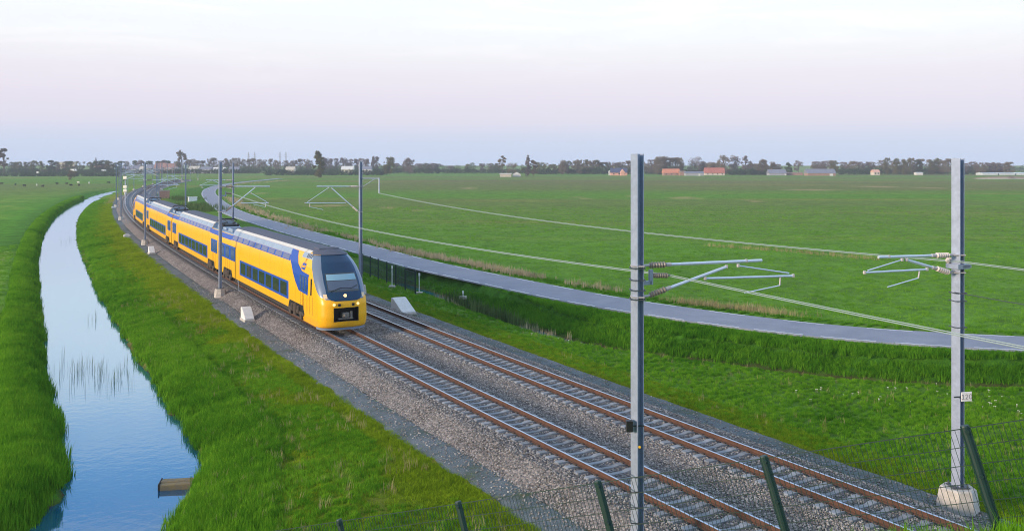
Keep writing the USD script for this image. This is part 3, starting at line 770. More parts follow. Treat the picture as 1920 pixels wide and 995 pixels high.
def build_car(s0, s1, kind):
    """local frame: x forward (towards the camera), origin in the middle at rail level"""
    a, b = P(s0, np.array(0.0)), P(s1, np.array(0.0))
    L = float(np.linalg.norm(a[:2] - b[:2])); mid = (a + b) / 2
    fwd = (a - b)[:2] / L
    if kind == 'rear': fwd = -fwd
    ang = math.atan2(fwd[1], fwd[0])
    h = L / 2
    nose = kind != 'mid'
    xr, xf = -h, h
    EL = 4.6                                                     # lower end sections
    hx0, hx1 = xr + EL, (xf - EL if not nose else xf - 4.2)      # the high part
    body = [extr_x(prof_poly(), hx0, hx1 if not nose else xf - 3.9), extr_x(prof_poly(4.02), xr, hx0 + .02)]
    if nose:
        ns = nose_solid(-4.2); ns.apply_translation([xf, 0, 0]); bay = box(xf - .75, xf + 1, -.74, .74, .74, 1.54)
        try:
            A = m3.Manifold(m3.Mesh(np.asarray(ns.vertices, np.float32), np.asarray(ns.faces, np.uint32))); B = m3.Manifold(m3.Mesh(np.asarray(bay.vertices, np.float32), np.asarray(bay.faces, np.uint32)))
            R = A - B; mm = R.to_mesh(); assert len(mm.tri_verts) > 50
            ns = trimesh.Trimesh(mm.vert_properties[:, :3], mm.tri_verts, process=False)
        except Exception as e: print('nose', e)
        body.append(ns)
    else:
        body.append(extr_x(prof_poly(4.02), hx1 - .02, xf))
    path = numbered(str(train.GetPath()) + '/carriage')
    m = usdkit.mesh(stage, path, trimesh.util.concatenate(body), M['train_yellow'], smooth=32)
    car = m.GetPrim()
    m.AddTranslateOp().Set(Gf.Vec3d(float(mid[0]), float(mid[1]), 0.0)); m.AddRotateZOp().Set(math.degrees(ang))
    C, Sn = math.cos(ang), math.sin(ang)
    def X(px, z=1.5, sgn=-1):
        """local x of the photograph column px on the side that faces the camera"""
        xs = np.linspace(-h, h, 4001); y = sgn * float(half_w(z))
        w = np.stack([mid[0] + C * xs - Sn * y, mid[1] + Sn * xs + C * y, 0 * xs + z], 1)
        return float(xs[np.abs(proj(w)[0] - px).argmin()])
    # dark underframe and skirts
    obj('underframe', [rbox(xr + 5.6, xf - (7.6 if nose else 5.6), -1.30, 1.30, .34, .72), box(xr + .3, xf - (1.2 if nose else .3), -.95, .95, .55, .72)], 'train_dark', car)
    # the high part's end walls
    for xe, sg in ((hx0, -1),) + (((hx1, 1),) if not nose else ()):
        ew = extr_x([(y_ * .97, z_) for y_, z_ in prof_poly() if z_ > 3.9] , xe + (-.05 if sg < 0 else .0), xe + (.0 if sg < 0 else .05)); obj('end_wall', ew, 'train_roof_light', car)
    # roof
    zr = 4.58
    rr0, rr1 = hx0 + .05, (xf - 3.3 if nose else hx1 - .05)
    obj('roof', grid_mesh(np.array([[(x, sg * float(half_w(z)) , z + .012) for sg, z in ((-1, 4.46), (-1, 4.58), (-1, 4.68), (1, 4.68), (1, 4.58), (1, 4.46))] for x in (rr0, rr1)])), 'train_roof', car)
    for sg in (-1, 1):
        x1s = hx1 if not nose else (X(547, 3.9) if kind == 'front' else xf - 5.6)
        obj('upper_stripe', side_sheet(hx0, x1s, 3.66, 4.04, sg, .006), 'train_blue', car)
        obj('roof_shoulder', side_sheet(hx0, x1s, 4.05, 4.40, sg, .008), 'train_silver', car)
        # bright roof edge, a thin raised strip
        e = [side_sheet(hx0 + .02, x1s + (.05 if not nose else 2.6), 4.41, 4.55, sg, .035)]
        obj('roof_edge', e, 'train_white', car)
        windows(car, hx0 + .2, x1s - .2, 10 if not nose else 9, 3.71, 4.01, sg, .34, 'train_glass_blue', .2, .016)
        windows(car, hx0 + .2, x1s - .2, 7, 4.10, 4.36, sg, .5, 'train_roof_light', .3, .018)
        for (xa, xb) in ((xr, hx0),) + (((hx1, xf),) if not nose else ()):
            obj('end_stripe', side_sheet(xa + .03, xb, 3.62, 4.0, sg, .006), 'train_blue', car)
    # low roof ends with equipment
    for (xa, xb) in ((xr, hx0),) + (((hx1, xf),) if not nose else ()):
        xm = (xa + xb) / 2
        obj('end_roof', [rbox(xa + .05, xb - .05, -1.12, 1.12, 4.0, 4.06, .02)], 'train_roof_light', car)
        obj('roof_equipment', [rbox(xm - 1.6, xm - .1, -.85, .85, 4.06, 4.36, .05), rbox(xm + .2, xm + 1.5, -.7, .7, 4.06, 4.28, .05)], 'train_roof_light', car)
        obj('roof_grille', [box(xm - 1.5 + .22 * k, xm - 1.40 + .22 * k, -.7, .7, 4.36, 4.38) for k in range(6)], 'train_roof', car)
    if kind == 'mid' or kind == 'rear':
        xp = hx1 + 1.6 if kind == 'mid' else hx0 - 2.0
        ms = [rbox(xp - 1.0, xp + 1.1, -.75, .75, 4.36, 4.44, .02)]
        for sg in (-1, 1):
            ms += [tube([(xp - 1.0, sg * .5, 4.45), (xp + 1.2, sg * .35, 4.66)], .05, 6), tube([(xp + 1.2, sg * .35, 4.66), (xp - .9, sg * .28, 4.84)], .045, 6), tube([(xp - 1.0, sg * .6, 4.06), (xp - 1.0, sg * .6, 4.5)], .09, 8), tube([(xp + 1.0, sg * .6, 4.06), (xp + 1.0, sg * .6, 4.5)], .09, 8)]
        for k in (-1.05, -.75): ms.append(tube([(xp + k, -.85, 4.72), (xp + k, -.6, 4.86), (xp + k, .6, 4.86), (xp + k, .85, 4.72)], .05, 6))
        obj('pantograph', ms, 'train_black', car)
    # gangway at the coupled ends
    ends = [xr] + ([xf] if not nose else [])
    for e in ends:
        sg = -1 if e == xr else 1
        obj('gangway', [rbox(min(e, e + sg * .24), max(e, e + sg * .24), -.95, .95, 1.0, 3.5, .02)], 'train_dark', car)
    # lower deck windows, doors
    if kind == 'front':
        pan = (X(449.5, 1.8), X(541, 1.8)); doors = [(xr + .35, X(441, 2.5))]
        nw = 7
    else:
        pan = (hx0 + 1.0, (hx1 - 1.0 if not nose else xf - 8.0)); doors = [(xr + .55, xr + 3.75)] + ([(xf - 3.75, xf - .55)] if not nose else [])
        nw = 8
    for sg in (-1, 1):
        obj('window_band', side_sheet(pan[0], pan[1], 1.18, 2.34, sg, .006), 'train_blue', car)
        windows(car, pan[0], pan[1], nw, 1.34, 2.20, sg, .42, 'train_glass', .45, .016)
        for (a_, b_) in doors:
            obj('door_window_band', side_sheet(a_, b_, 2.02, 3.18, sg, .006), 'train_blue', car)
            mdl = (a_ + b_) / 2
            for k in (-1, 0, 1):
                wd = (b_ - a_) / 3
                obj('window', side_sheet(mdl + k * wd - wd * .33, mdl + k * wd + wd * .33, 2.16, 3.04, sg, .014), 'train_glass_blue', car)
            # door leaves: thin dark joints
            dj = [side_sheet(x - .025, x + .025, .82, 2.0, sg, .006) for x in (mdl - .75, mdl, mdl + .75)]
            obj('door_joint', dj, 'train_dark', car)
    for sg in (-1, 1):
        obj('panel_seam', [side_sheet(x - .012, x + .012, .72, 3.64, sg, .004) for x in np.arange(hx0 + .5, hx1 - .3, 3.3)], 'seam', car)
    for xb in ([xr + 3.6, xf - 5.6] if nose else [xr + 3.6, xf - 3.6]): bogie(car, xb)
    if nose:
        # swoosh, door and cab
        for sg in (-1, 1):
            x1s = X(547, 3.9) if kind == 'front' else xf - 5.6
            xs = xf - 5.05
            if kind == 'front':
                pts = [(X(546, 3.7), 3.66), (X(549.5, 3.0), 3.0), (X(553, 2.6), 2.6), (X(560, 2.02), 2.05), (X(577, 2.0), 1.98), (X(578.5, 3.0), 3.22), (X(566, 3.2), 3.30), (X(559, 3.5), 3.66), (X(555, 4.0), 4.38), (X(543, 4.0), 4.38)]
            else:
                pts = [(xs - 1.2, 3.66), (xs - .5, 2.9), (xs + .5, 2.1), (xs + 2.4, 2.0), (xs + 2.4, 3.2), (xs + 1.2, 3.3), (xs + .6, 3.66), (xs + .2, 4.38), (xs - 1.2, 4.38)]
            obj('blue_swoosh', poly_sheet(pts, sg, .012), 'train_blue', car)
            if kind == 'front': dx0, dx1, dt = X(561.5, 2.3), X(576.5, 2.3), .0
            else: dx0, dx1 = xs + .6, xs + 2.2
            wd = (dx1 - dx0) / 3
            for k in range(3): obj('window', side_sheet(dx0 + k * wd + .12, dx0 + (k + 1) * wd - .1, 2.16, 3.06, sg, .022), 'train_glass_blue', car)
            xd = X(583, 2.4) if kind == 'front' else xs + 3.0
            obj('cab_door_window', side_sheet(xd - .14, xd + .14, 2.05, 3.05, sg, .014, xd - .02, xd + .26), 'train_black', car)
            obj('door_joint', [side_sheet(x - .02, x + .02, .9, 2.0, sg, .006) for x in (dx0 + .2, dx0 + (dx1 - dx0) * .5, dx1 - .1, xd - .3, xd + .35)], 'train_dark', car)
            obj('operator_mark', arrows((X(565, 3.4) if kind == 'front' else xs + 1.3), 3.42, sg, .62), 'train_blue', car)
            # silver side of the cab roof
            obj('cab_shoulder', side_sheet(x1s + 2.2, xf - 2.75, 4.10, 4.40, sg, .014, x1s + 2.2, xf - 3.3), 'train_roof_light', car)
            obj('grille', [side_sheet(xf - 4.2 + .3 * k, xf - 4.05 + .3 * k, 4.16, 4.38, sg, .03) for k in range(4)], 'train_roof', car)
        o = lambda ms: [m_.apply_translation([xf, 0, 0]) for m_ in (ms if isinstance(ms, list) else [ms])]
        obj('cab_shoulder_cover', [side_sheet(xf - 5.0, xf - 3.9, 4.41, 4.55, sg, .035) for sg in (-1, 1)], 'train_white', car)
        bot = lambda z: np.interp(z, [1.92, 1.98, 2.10, 2.3, 4.5], [.22, .33, .40, .435, .47])
        obj('windshield_panel', o(nose_sheet(lambda z: -bot(z), lambda z: bot(z), 1.92, 4.55, .016, 20, 50)), 'train_navy', car, smooth=True)
        for sg in (-1, 1):
            pe = lambda z: np.interp(z, [1.98, 2.15, 2.5, 3.2, 4.0, 4.55], [.45, .74, .88, .94, .985, .995])
            obj('cab_pillar', o(nose_sheet((lambda z: -pe(z)) if sg < 0 else (lambda z: bot(z)), (lambda z: -bot(z)) if sg < 0 else (lambda z: pe(z)), 2.0, 4.5, .010, 8, 20)), 'train_pillar', car, smooth=True)
            obj('indicator_lamp', o(nose_sheet(sg * .50 - .06, sg * .50 + .08, 2.06, 2.30, .022, 4, 4)), 'lamp_glass', car)
        ws = obj('windscreen', o(nose_sheet(-.37, .37, 2.42, 3.42, .022, 16, 10)), 'train_glass', car, smooth=True)
        obj('sun_blind', o(nose_sheet(-.335, .335, 3.04, 3.36, .030, 16, 5)), 'blind', car, smooth=True)  # light band painted on the windscreen for the sky it reflects
        obj('dashboard', o(nose_sheet(-.335, .335, 2.52, 3.0, .028, 16, 5)), 'cab_interior', car, smooth=True)
        wp = [nose_pt(np.array([q_]), np.array([z_]), .05)[0] + np.array([xf, 0, 0]) for q_, z_ in ((-.28, 2.44), (-.05, 2.62), (.12, 2.58), (.30, 2.72))]
        obj('wiper', [tube(wp[:2], .02, 5), tube(wp[2:], .02, 5), tube([wp[1], wp[2]], .015, 5)], 'train_black', car)
        lp = nose_pt(np.array([0.0]), np.array([2.2]), .02)[0] + [xf, 0, 0]
        obj('headlight', disc(lp, (.9, 0, .45), .10), 'lamp_lit', car)
        for yq in (-.245, .245):
            lp = nose_pt(np.array([yq]), np.array([1.72]), .015)[0] + [xf, 0, 0]; obj('headlight', disc(lp, (.95, yq * .3, .05), .08), 'lamp_lit' if kind == 'front' else 'lamp_glass', car)
        for yq in (-.115, .115):
            lp = nose_pt(np.array([yq]), np.array([1.70]), .012)[0] + [xf, 0, 0]; obj('horn_opening', rbox(lp[0] - .05, lp[0] + .02, lp[1] - .085, lp[1] + .085, lp[2] - .08, lp[2] + .08, .02), 'train_black', car)
        obj('coupler_bay', [box(xf - .76, xf - .72, -.78, .78, .70, 1.58), box(xf - .74, xf - .06, -.745, -.72, .74, 1.54), box(xf - .74, xf - .06, .72, .745, .74, 1.54), box(xf - .74, xf - .07, -.74, .74, 1.52, 1.545), box(xf - .74, xf - .07, -.74, .74, .735, .76)], 'train_black', car)
        obj('coupler', [rbox(xf - .6, xf - .10, -.22, .22, .92, 1.24, .05), tube([(xf - .12, -.10, 1.08), (xf + .06, -.10, 1.08)], [.09, .04], 10), rbox(xf - .4, xf - .14, -.45, .45, .84, .92, .02), rbox(xf - .3, xf - .12, .26, .40, .86, 1.30, .02)], 'coupler', car)
        obj('skirt_lip', o(nose_sheet(-1, 1, .22, .36, .03, 24, 4)), 'train_silver', car, smooth=True)
        obj('cab_roof', [rbox(xf - 4.3, xf - 3.5, -.78, .78, 4.55, 4.72, .05)] + o(nose_sheet(-.999, .999, 4.46, 4.685, .016, 26, 8)) if False else [rbox(xf - 4.5, xf - 3.45, -.66, .66, 4.55, 4.73, .06)], 'train_roof', car)
        cr_ = nose_sheet(-.998, .998, 4.37, 4.682, .018, 36, 30); cr_.apply_translation([0, 0, .034]); o(cr_); obj('cab_brow', cr_, 'train_roof', car, smooth=True)
    return car
for c_ in cars: build_car(*c_)

# ------------------------------------------------------------------ catenary poles
PT = 10.06                                                       # pole tops
def hbeam(z0, z1, fl, dp, along, across):
    """rolled steel column: flanges run along the track"""
    t, w = .02, .014
    prof = [(-fl/2, -dp/2), (fl/2, -dp/2), (fl/2, -dp/2 + t), (w/2, -dp/2 + t), (w/2, dp/2 - t), (fl/2, dp/2 - t), (fl/2, dp/2), (-fl/2, dp/2), (-fl/2, dp/2 - t), (-w/2, dp/2 - t), (-w/2, -dp/2 + t), (-fl/2, -dp/2 + t)]
    m = extrude(prof, z1 - z0)
    A = np.eye(4); A[:2, 0] = along; A[:2, 1] = across; A[2, 3] = z0
    m.apply_transform(A); return m
def pole(s, d, label, group=None, arm=None, near=False, base_z=-.62, sign=None, pxarm=None, feeder=True, xy=None, udir=None):
    if xy is not None:
        s_, d_ = track_sd(np.array([xy])); s, d = float(s_[0]), float(d_[0])
    c, t, n = at_s(s); o = c + n * d
    th = thing('catenary_pole', label, 'catenary pole', (o[0], o[1], 0), 0, group)
    left = d < 2
    u = n if left else -n                                        # towards its own track
    if udir is not None: u = np.array(udir) / np.linalg.norm(udir)
    obj('column', hbeam(base_z + .62, PT + (.10 if near and left else 0), .30, .21, t, n), 'galvanised', th)
    cb = base_z
    A = lambda ring, z: np.column_stack([ring, np.full(len(ring), z)])
    oct_ = np.array([(math.cos(a), math.sin(a)) for a in np.arange(8) * math.pi / 4 + math.pi / 8])
    bs = 1.0 if near else .80
    oct_ = oct_ * bs
    fr = trimesh.convex.convex_hull(np.vstack([A(oct_ * .62, cb - .5), A(oct_ * .60, cb + .1), A(oct_ * .52, cb + .56), A(oct_ * .47, cb + .60)]))
    obj('concrete_base', fr, 'concrete', th, smooth=25)
    pl = [box(-.26, .26, -.26, .26, cb + .605, cb + .64)]
    for a in (-.2, .2):
        for b in (-.2, .2): pl.append(tube([(a, b, cb + .60), (a, b, cb + .72)], .025, 6))
    obj('base_plate', pl, 'steel_band', th)
    U = lambda tt, z: np.array([u[0] * tt, u[1] * tt, z])
    if pxarm is None:
        g = dict(top=[(.2, 7.75), (3.9, 7.85)], diag=[(.2, 6.65), (2.55, 7.72)], steady=[(1.7, 7.1), (4.2, 7.1)], brace=[(2.75, 7.75), (4.15, 7.12)], drop=[(3.9, 7.08), (3.9, 6.75)], arm=[(3.9, 6.75), (2.9, 6.55)])
        if not left: g = dict(g, top=[(.2, 7.75), (3.4, 7.8)], brace=[(2.65, 7.75), (4.15, 7.12)])
    else:
        def onp(px, py):                                         # point of the arm's vertical plane seen at a pixel
            r = (px - 960) / F; tt = (r * o[1] - o[0]) / (u[0] - r * u[1]); Y = o[1] + u[1] * tt
            return (tt, H - (py - YH) * Y / F)
        g = {k: [onp(*p) for p in v] for k, v in pxarm.items()}
    R = .042
    pt = {k: [U(*p) for p in v] for k, v in g.items()}
    def cut(a, b, f): return a + (b - a) * f
    for key, nm in (('top', 'top_tube'), ('diag', 'diagonal_tube')):
        a, b = pt[key]; Ln = np.linalg.norm(b - a); f = min(.5, (.75 if near else .8) / Ln)
        obj('insulator', insulator(cut(a, b, .12 * f), cut(a, b, .82 * f), .085), 'insulator_brown' if left else 'insulator_cream', th)
        obj(nm, tube([cut(a, b, f * .80), b], R, 10), 'alu_tube', th)
        obj('arm_clamp', [tube([U(.0, a[2]), a, cut(a, b, .14 * f)], .035, 8), box(-.17, .17, -.17, .17, a[2] - .016, a[2] + .016), tube([cut(a, b, f * .8), cut(a, b, f)], R * 1.35, 10)], 'alu_fitting', th)
    obj('steady_tube', tube(pt['steady'], R * .8, 8), 'alu_tube', th)
    obj('brace_rod', tube(pt['brace'], R * .5, 8), 'alu_tube', th)
    obj('drop_bracket', tube(pt['drop'], R * .6, 8), 'alu_fitting', th)
    obj('steady_arm', tube(pt['arm'], R * .45, 6), 'alu_tube', th)
    cl = []
    for p in (pt['steady'][0], pt['steady'][1], pt['diag'][1], pt['brace'][0], cut(pt['top'][0], pt['top'][1], .86)):
        cl.append(rbox(p[0] - .04, p[0] + .04, p[1] - .04, p[1] + .04, p[2] - .045, p[2] + .055, .015))
    obj('tube_clamp', cl, 'alu_fitting', th)
    for z in (7.25, 6.95) if near else ():
        pass
    fz = 7.05
    return th, o, u, t, n

poles = {}
pa_xy = np.array([(1195 - 960) / F * 24.9, 24.9])
th, o, u, t, n = pole(0, 0, 'tall galvanised catenary pole in the foreground with a black box strapped to it', near=True, xy=pa_xy, udir=(.93, .37),
     pxarm=dict(top=[(1212, 497.5), (1428, 488)], diag=[(1213, 555), (1362, 500)], steady=[(1322, 522), (1487, 517)], brace=[(1384, 498), (1479, 512)], drop=[(1463, 518), (1462, 535)], arm=[(1462, 535), (1396, 549)]))
poles['A'] = (o, u, t, n)
# strapped black box, orange spot, steel bands
v = -np.array([o[0], o[1]]); v /= np.linalg.norm(v)
def zA(py): return H - (py - YH) * o[1] / F
bx = o[0] - .36 ; obj_p = thing('equipment_box', 'small black box strapped to the left flange of the foreground pole', 'equipment box', (o[0] - n[0] * .105 - .10, o[1] - n[1] * .105 - .08, zA(795)))
obj('case', rbox(-.13, .05, -.10, .08, -.15, .15, .015), 'black_box', obj_p)
obj('strap', [box(.05, .36, -.015, .0, -.015, .015)], 'black_box', obj_p)
th0 = stage.GetPrimAtPath('/World/catenary_pole')
obj('steel_band', [merge(box(-.20, .20, -.20, -.185, z - .012, z + .012), box(-.20, .20, .185, .20, z - .012, z + .012), box(-.20, -.185, -.185, .185, z - .012, z + .012), box(.185, .20, -.185, .185, z - .012, z + .012)) for z in (zA(502), zA(524), zA(543), zA(560), zA(890), zA(917), zA(946), zA(975))], 'steel_band', th0)
obj('orange_spot', disc(np.array([t[0] * -.02 - n[0] * .0 , -.02, zA(834)]) + np.array([-t[0] * .02, -t[1] * .02 - .0, 0]) + np.array([0.02, -.13, 0]), (0, -1, 0), .035, .02), 'orange_spot', th0)
# feeder bracket of the foreground pole
def bracket(thp, o, u, z, out, left=True, insul='insulator_brown'):
    U = lambda tt, zz, w=0.0: np.array([u[0] * tt, u[1] * tt, zz])
    a = math.atan2(u[1], u[0])
    if left:
        m = [box(.10, .42, -.04, .04, z - .22, z - .12), box(.36, .46, -.04, .04, z - .22, z + .18)]
        ins = insulator((.46, 0, z + .02), (out, 0, z), .075, 7)
    else:
        m = [box(-.24, .24, -.24, .24, z - .16, z - .02), box(-.30, .05, -.24, .24, z - .13, z - .05)]
        ins = insulator((-.20, -.26, z + .06), (.20, -.26, z + .06), .085, 5)
    R_ = trimesh.transformations.rotation_matrix(a, [0, 0, 1])
    mm = merge(*m); mm.apply_transform(R_); ins.apply_transform(R_)
    obj('feeder_bracket', mm, 'galvanised', thp); obj('feeder_insulator', ins, insul, thp)
bracket(th0, o, u, zA(519), .95)

rp_xy = bp(1796, 948, -.62)[:2]
th1, o1, u1, t1, n1 = pole(0, 0, 'tall galvanised catenary pole at the right with a white number plate', near=True, xy=rp_xy, udir=(-.93, -.37),
     pxarm=dict(top=[(1782, 478), (1647, 482)], diag=[(1782, 511), (1700, 487)], steady=[(1738, 505), (1621, 511)], brace=[(1691, 487), (1627, 507)], drop=[(1724, 508), (1722, 521)], arm=[(1722, 521), (1664, 538)]))
def zB(py): return H - (py - YH) * o1[1] / F
bracket(th1, o1, u1, zB(493), .5, False, 'insulator_cream')
obj('steel_band', [merge(box(-.19, .19, -.20, -.185, z - .012, z + .012), box(-.20, -.185, -.185, .185, z - .012, z + .012), box(.185, .20, -.185, .185, z - .012, z + .012)) for z in (zB(548), zB(563), zB(612))], 'steel_band', th1)
# number plate, facing the camera's side along the track
pl = thing('number_plate', 'small white plate with the number 120 on the right pole', 'number plate', (o1[0] + .17, o1[1] - .20, zB(740)), math.radians(14))
obj('plate', rbox(-.185, .185, -.012, .012, -.145, .145, .008), 'sign_white', pl)
tx = meshkit.text_mesh('120', .15, .004); tx.apply_translation([-tx.bounds[:, 0].mean(), -tx.bounds[:, 1].mean(), 0]); tx.apply_transform(trimesh.transformations.rotation_matrix(math.pi / 2, [1, 0, 0])); tx.apply_translation([0, -.0125, 0])
obj('number', tx, 'sign_ink', pl)
obj('clamp', box(-.42, -.18, .014, .04, -.02, .02), 'steel_band', pl)

# pole pairs further away
p2, o2, u2, t2, n2 = pole(0, 0, 'catenary pole on a pale concrete base in front of the second carriage', xy=bp(413, 555, -.62)[:2], udir=(.93, .37),
     pxarm=dict(top=[(421, 349.5), (506, 349.5)], diag=[(422, 397), (478, 352)], steady=[(452, 380.5), (503, 380.5)], brace=[(471, 362), (501, 379)], drop=[(498, 381), (498, 388)], arm=[(498, 388), (475, 383)]))
p3, o3, u3, t3, n3 = pole(0, 0, 'catenary pole rising behind the front of the train, arm pointing left', xy=((676 - 960) / F * 76.5, 76.5), udir=(-.93, -.37),
     pxarm=dict(top=[(672, 349.5), (594, 349.5)], diag=[(672, 397), (622, 353)], steady=[(648, 380.5), (572, 380.5)], brace=[(616, 352), (576, 379)], drop=[(581, 381), (581, 388)], arm=[(581, 388), (606, 393)]))
pole(0, 0, 'catenary pole in front of the fourth carriage, on a small concrete base', xy=bp(272, 458, -.62)[:2])
pole(s_of_px(437, SP + 3.0), SP + 3.0, 'catenary pole beyond the roof beside the black pantograph')
pole(s_of_px(348, SP + 3.0, lo=140, hi=200), SP + 3.0, 'catenary pole beside the white cabinet behind the train roof')
pole(s_of_px(228, -2.7, lo=120, hi=190), -2.8, 'right one of two close poles left of the train tail')
pole(s_of_px(218, -2.7, lo=190, hi=260), -2.8, 'left one of two close poles left of the train tail')
pole(s_of_px(298, SP + 3.0, lo=180, hi=250), SP + 3.0, 'thin far catenary pole above the tail of the train')
NEAR = ['nearest', 'second nearest', 'third nearest', 'fourth nearest', 'fifth nearest', 'sixth nearest', 'seventh nearest', 'farthest']
for k, Y in enumerate((275, 325, 375, 425, 475, 525, 575, 625)):
    pole(s_of_Y(Y), -2.8, NEAR[k] + ' of the small distant poles left of the track on the far bend', 'distant catenary poles on the far bend')
    pole(s_of_Y(Y + 2), SP + 3.0, NEAR[k] + ' of the small distant poles right of the track on the far bend', 'distant catenary poles on the far bend')

# feeder wires from pole to pole (twin wires)
def span(a, b, sag, n=24):
    t = np.linspace(0, 1, n)[:, None]; p = a + (b - a) * t; p[:, 2] -= (4 * sag * t * (1 - t))[:, 0]; return p
def wire(label, spans, gap=.020, r=.0115):
    w = thing('feeder_wire', label, 'wire')
    ms = []
    side = np.array([.4, -.2, .9]); side /= np.linalg.norm(side)
    for sg in (-1, 1):
        for a, b, sag in spans: ms.append(tube(span(np.asarray(a, float), np.asarray(b, float), sag) + side * sg * gap, r, 6))
        obj('strand', ms, 'wire_grey', w); ms = []
    return w
A0 = np.array([o[0] + u[0] * .97, o[1] + u[1] * .97, zA(519)])
A1 = bp(424, 366, 0); Yp = o2[1]; A1 = np.array([o2[0] + u2[0] * .9, o2[1] + u2[1] * .9, H - (363 - YH) * Yp / F])
AN = np.array([13.6, 2.0, 7.0]); _pa = P(np.array([s_of_Y(-16.0)]), np.array([-1.95]))[0]; AN = np.array([_pa[0], _pa[1], 6.9])
wire('pair of pale feeder wires running past the foreground pole towards the train', [(A0, A1, .55), (A0, AN, .4)])
bracket(p2, o2, u2, float(A1[2]), .88)
B0 = np.array([o1[0] + u1[0] * 0 - .05, o1[1] - .26, zB(489)])
B1 = np.array([(712 - 960) / F * o3[1], o3[1] - .3, H - (362 - YH) * o3[1] / F])
_pb = P(np.array([s_of_Y(-20.0)]), np.array([SP + 3.0]))[0]; BN = np.array([_pb[0], _pb[1], 6.9])
wire('pair of pale feeder wires running from the right pole over the field', [(B0, B1, .45), (B0, BN, .3)])
# outrigger that carries that wire on the pole behind the train front
p3p = stage.GetPrimAtPath('/World/catenary_pole_003')
rel = B1 - np.array([o3[0], o3[1], 0])
obj('outrigger', [tube([(0, 0, rel[2] + 1.2), (rel[0], rel[1], rel[2] + 1.2)], .04, 8), tube([(rel[0], rel[1], rel[2] + 1.25), (rel[0], rel[1], rel[2])], .05, 8), tube([(0, 0, rel[2] + .4), (rel[0] * .8, rel[1] * .8, rel[2] + 1.2)], .025, 6)], 'galvanised', p3p)
# thin dark wires crossing the right pole
dk = thing('dark_wire', 'thin dark cable sagging past the right pole', 'cable')
obj('strand', tube(span(np.array([o1[0] - .2, o1[1] - .2, zB(546)]), np.array([o1[0] + 7, o1[1] - 10, zB(546) - .35]), .12), .012, 5), 'steel_band', dk)

# ------------------------------------------------------------------ trackside things
def wedge(name, label, px, py, yaw, L=1.5, Wd=.7, h=.75, z=-.62, mt='concrete_white'):
    p = bp(px, py, z); t = thing(name, label, 'concrete block', p, yaw)
    prof = [(-L/2, -.2), (L/2, -.2), (L/2, .12), (-L/2 + .35, h), (-L/2 + .05, h), (-L/2, h - .06)]
    m = extrude(prof, Wd); m.apply_transform(np.array([[1, 0, 0, 0], [0, 0, -1, Wd/2], [0, 1, 0, 0], [0, 0, 0, 1.0]]))
    obj('block', m, mt, t); obj('foot', rbox(-L/2 - .06, L/2 + .06, -Wd/2 - .06, Wd/2 + .06, -.25, .04, .02), 'concrete', t)
hd = math.atan2(_T[0][1], _T[0][0])
wedge('anchor_block', 'white wedge-shaped concrete block on the gravel left of the track', 464, 598, hd + math.pi, 1.25, .6, .78)
wedge('anchor_block', 'white sloping concrete block on the gravel right of the train', 756, 583, hd + math.pi * .98, 2.4, 1.0, .85)
wedge('anchor_block', 'small white concrete block beside the fourth carriage pole base', 284, 474, hd + math.pi, 1.2, .6, .75)
for px, py, lb in ((238, 444, 'small pale marker stone at the grass edge left of the tail'), (213, 390, 'tiny pale marker stone near the two close poles')):
    p = bp(px, py, -.75); t = thing('marker_stone', lb, 'marker stone', p, .5); obj('stone', rbox(-.45, .45, -.25, .25, -.1, .32, .05), 'concrete_white', t); obj('cap', rbox(-.3, .3, -.18, .18, .322, .40, .03), 'concrete_white', t)
def slim_post(px, py, z, hgt, label, r=.04, mt='marker_white'):
    p = bp(px, py, z); t = thing('marker_post', label, 'marker post', p)
    obj('post', tube([(0, 0, -.3), (0, 0, hgt)], r, 8), mt, t); obj('cap', rbox(-r * 1.8, r * 1.8, -r * 1.8, r * 1.8, hgt - .22, hgt + .03, .02), mt, t)
    obj('foot', rbox(-.28, .28, -.22, .22, -.2, .05, .03), 'concrete', t)
slim_post(735, 536, -.9, 1.75, 'thin white post with a pale foot before the green fence')
slim_post(786, 548, -1.0, 1.6, 'thin pale post just right of the green fence end')
slim_post(447, 553, -.55, 1.2, 'thin grey post on the ballast beside the first carriage', .025, 'galvanised')
slim_post(868, 556, -.9, .45, 'short white reflector stub on the road bank')
# green security fence behind the train front
gf = thing('bar_fence', 'dark green bar fence between the train front and the ditch', 'fence')
fa, fb_ = bp(680, 510, -.95), bp(779, 549, -1.0)
npost = 7
for k in range(npost):
    p = fa + (fb_ - fa) * k / (npost - 1)
    obj('post', rbox(p[0] - .06, p[0] + .06, p[1] - .06, p[1] + .06, p[2] - .3, p[2] + 1.85, .01), 'fence_green', gf)
for k in range(npost - 1):
    a = fa + (fb_ - fa) * k / (npost - 1); b = fa + (fb_ - fa) * (k + 1) / (npost - 1)
    ms = [tube([a + (b - a) * f + [0, 0, .08], a + (b - a) * f + [0, 0, 1.78]], .012, 4) for f in np.linspace(.03, .97, 22)]
    for z in (.15, .9, 1.7): ms.append(tube([a + [0, 0, z], b + [0, 0, z]], .022, 4))
    obj('bar_panel', ms, 'fence_green', gf)
# old timber culvert end in the canal
cp, cq = bp(302, 911, -1.95), bp(392, 903, -1.90)
dv = (cq - cp); Lc = np.linalg.norm(dv); yaw = math.atan2(dv[1], dv[0])
cv = thing('culvert_beam', 'weathered grey beam sticking out of the bank into the canal', 'timber beam', cp, yaw)
for k, (y0, y1, z1) in enumerate(((-.36, -.12, .17), (-.115, .13, .21), (.135, .36, .16))):
    b_ = rbox(0, Lc + .1, y0, y1, -.28, z1, .035); b_ = b_.subdivide().subdivide(); b_.vertices += (meshkit.noise(b_.vertices * 4, 7 + k)[:, None] - .5) * .035
    obj('plank', b_, 'old_wood', cv)
obj('end_board', rbox(-.05, -.004, -.38, .38, -.30, .20, .015), 'train_dark', cv)

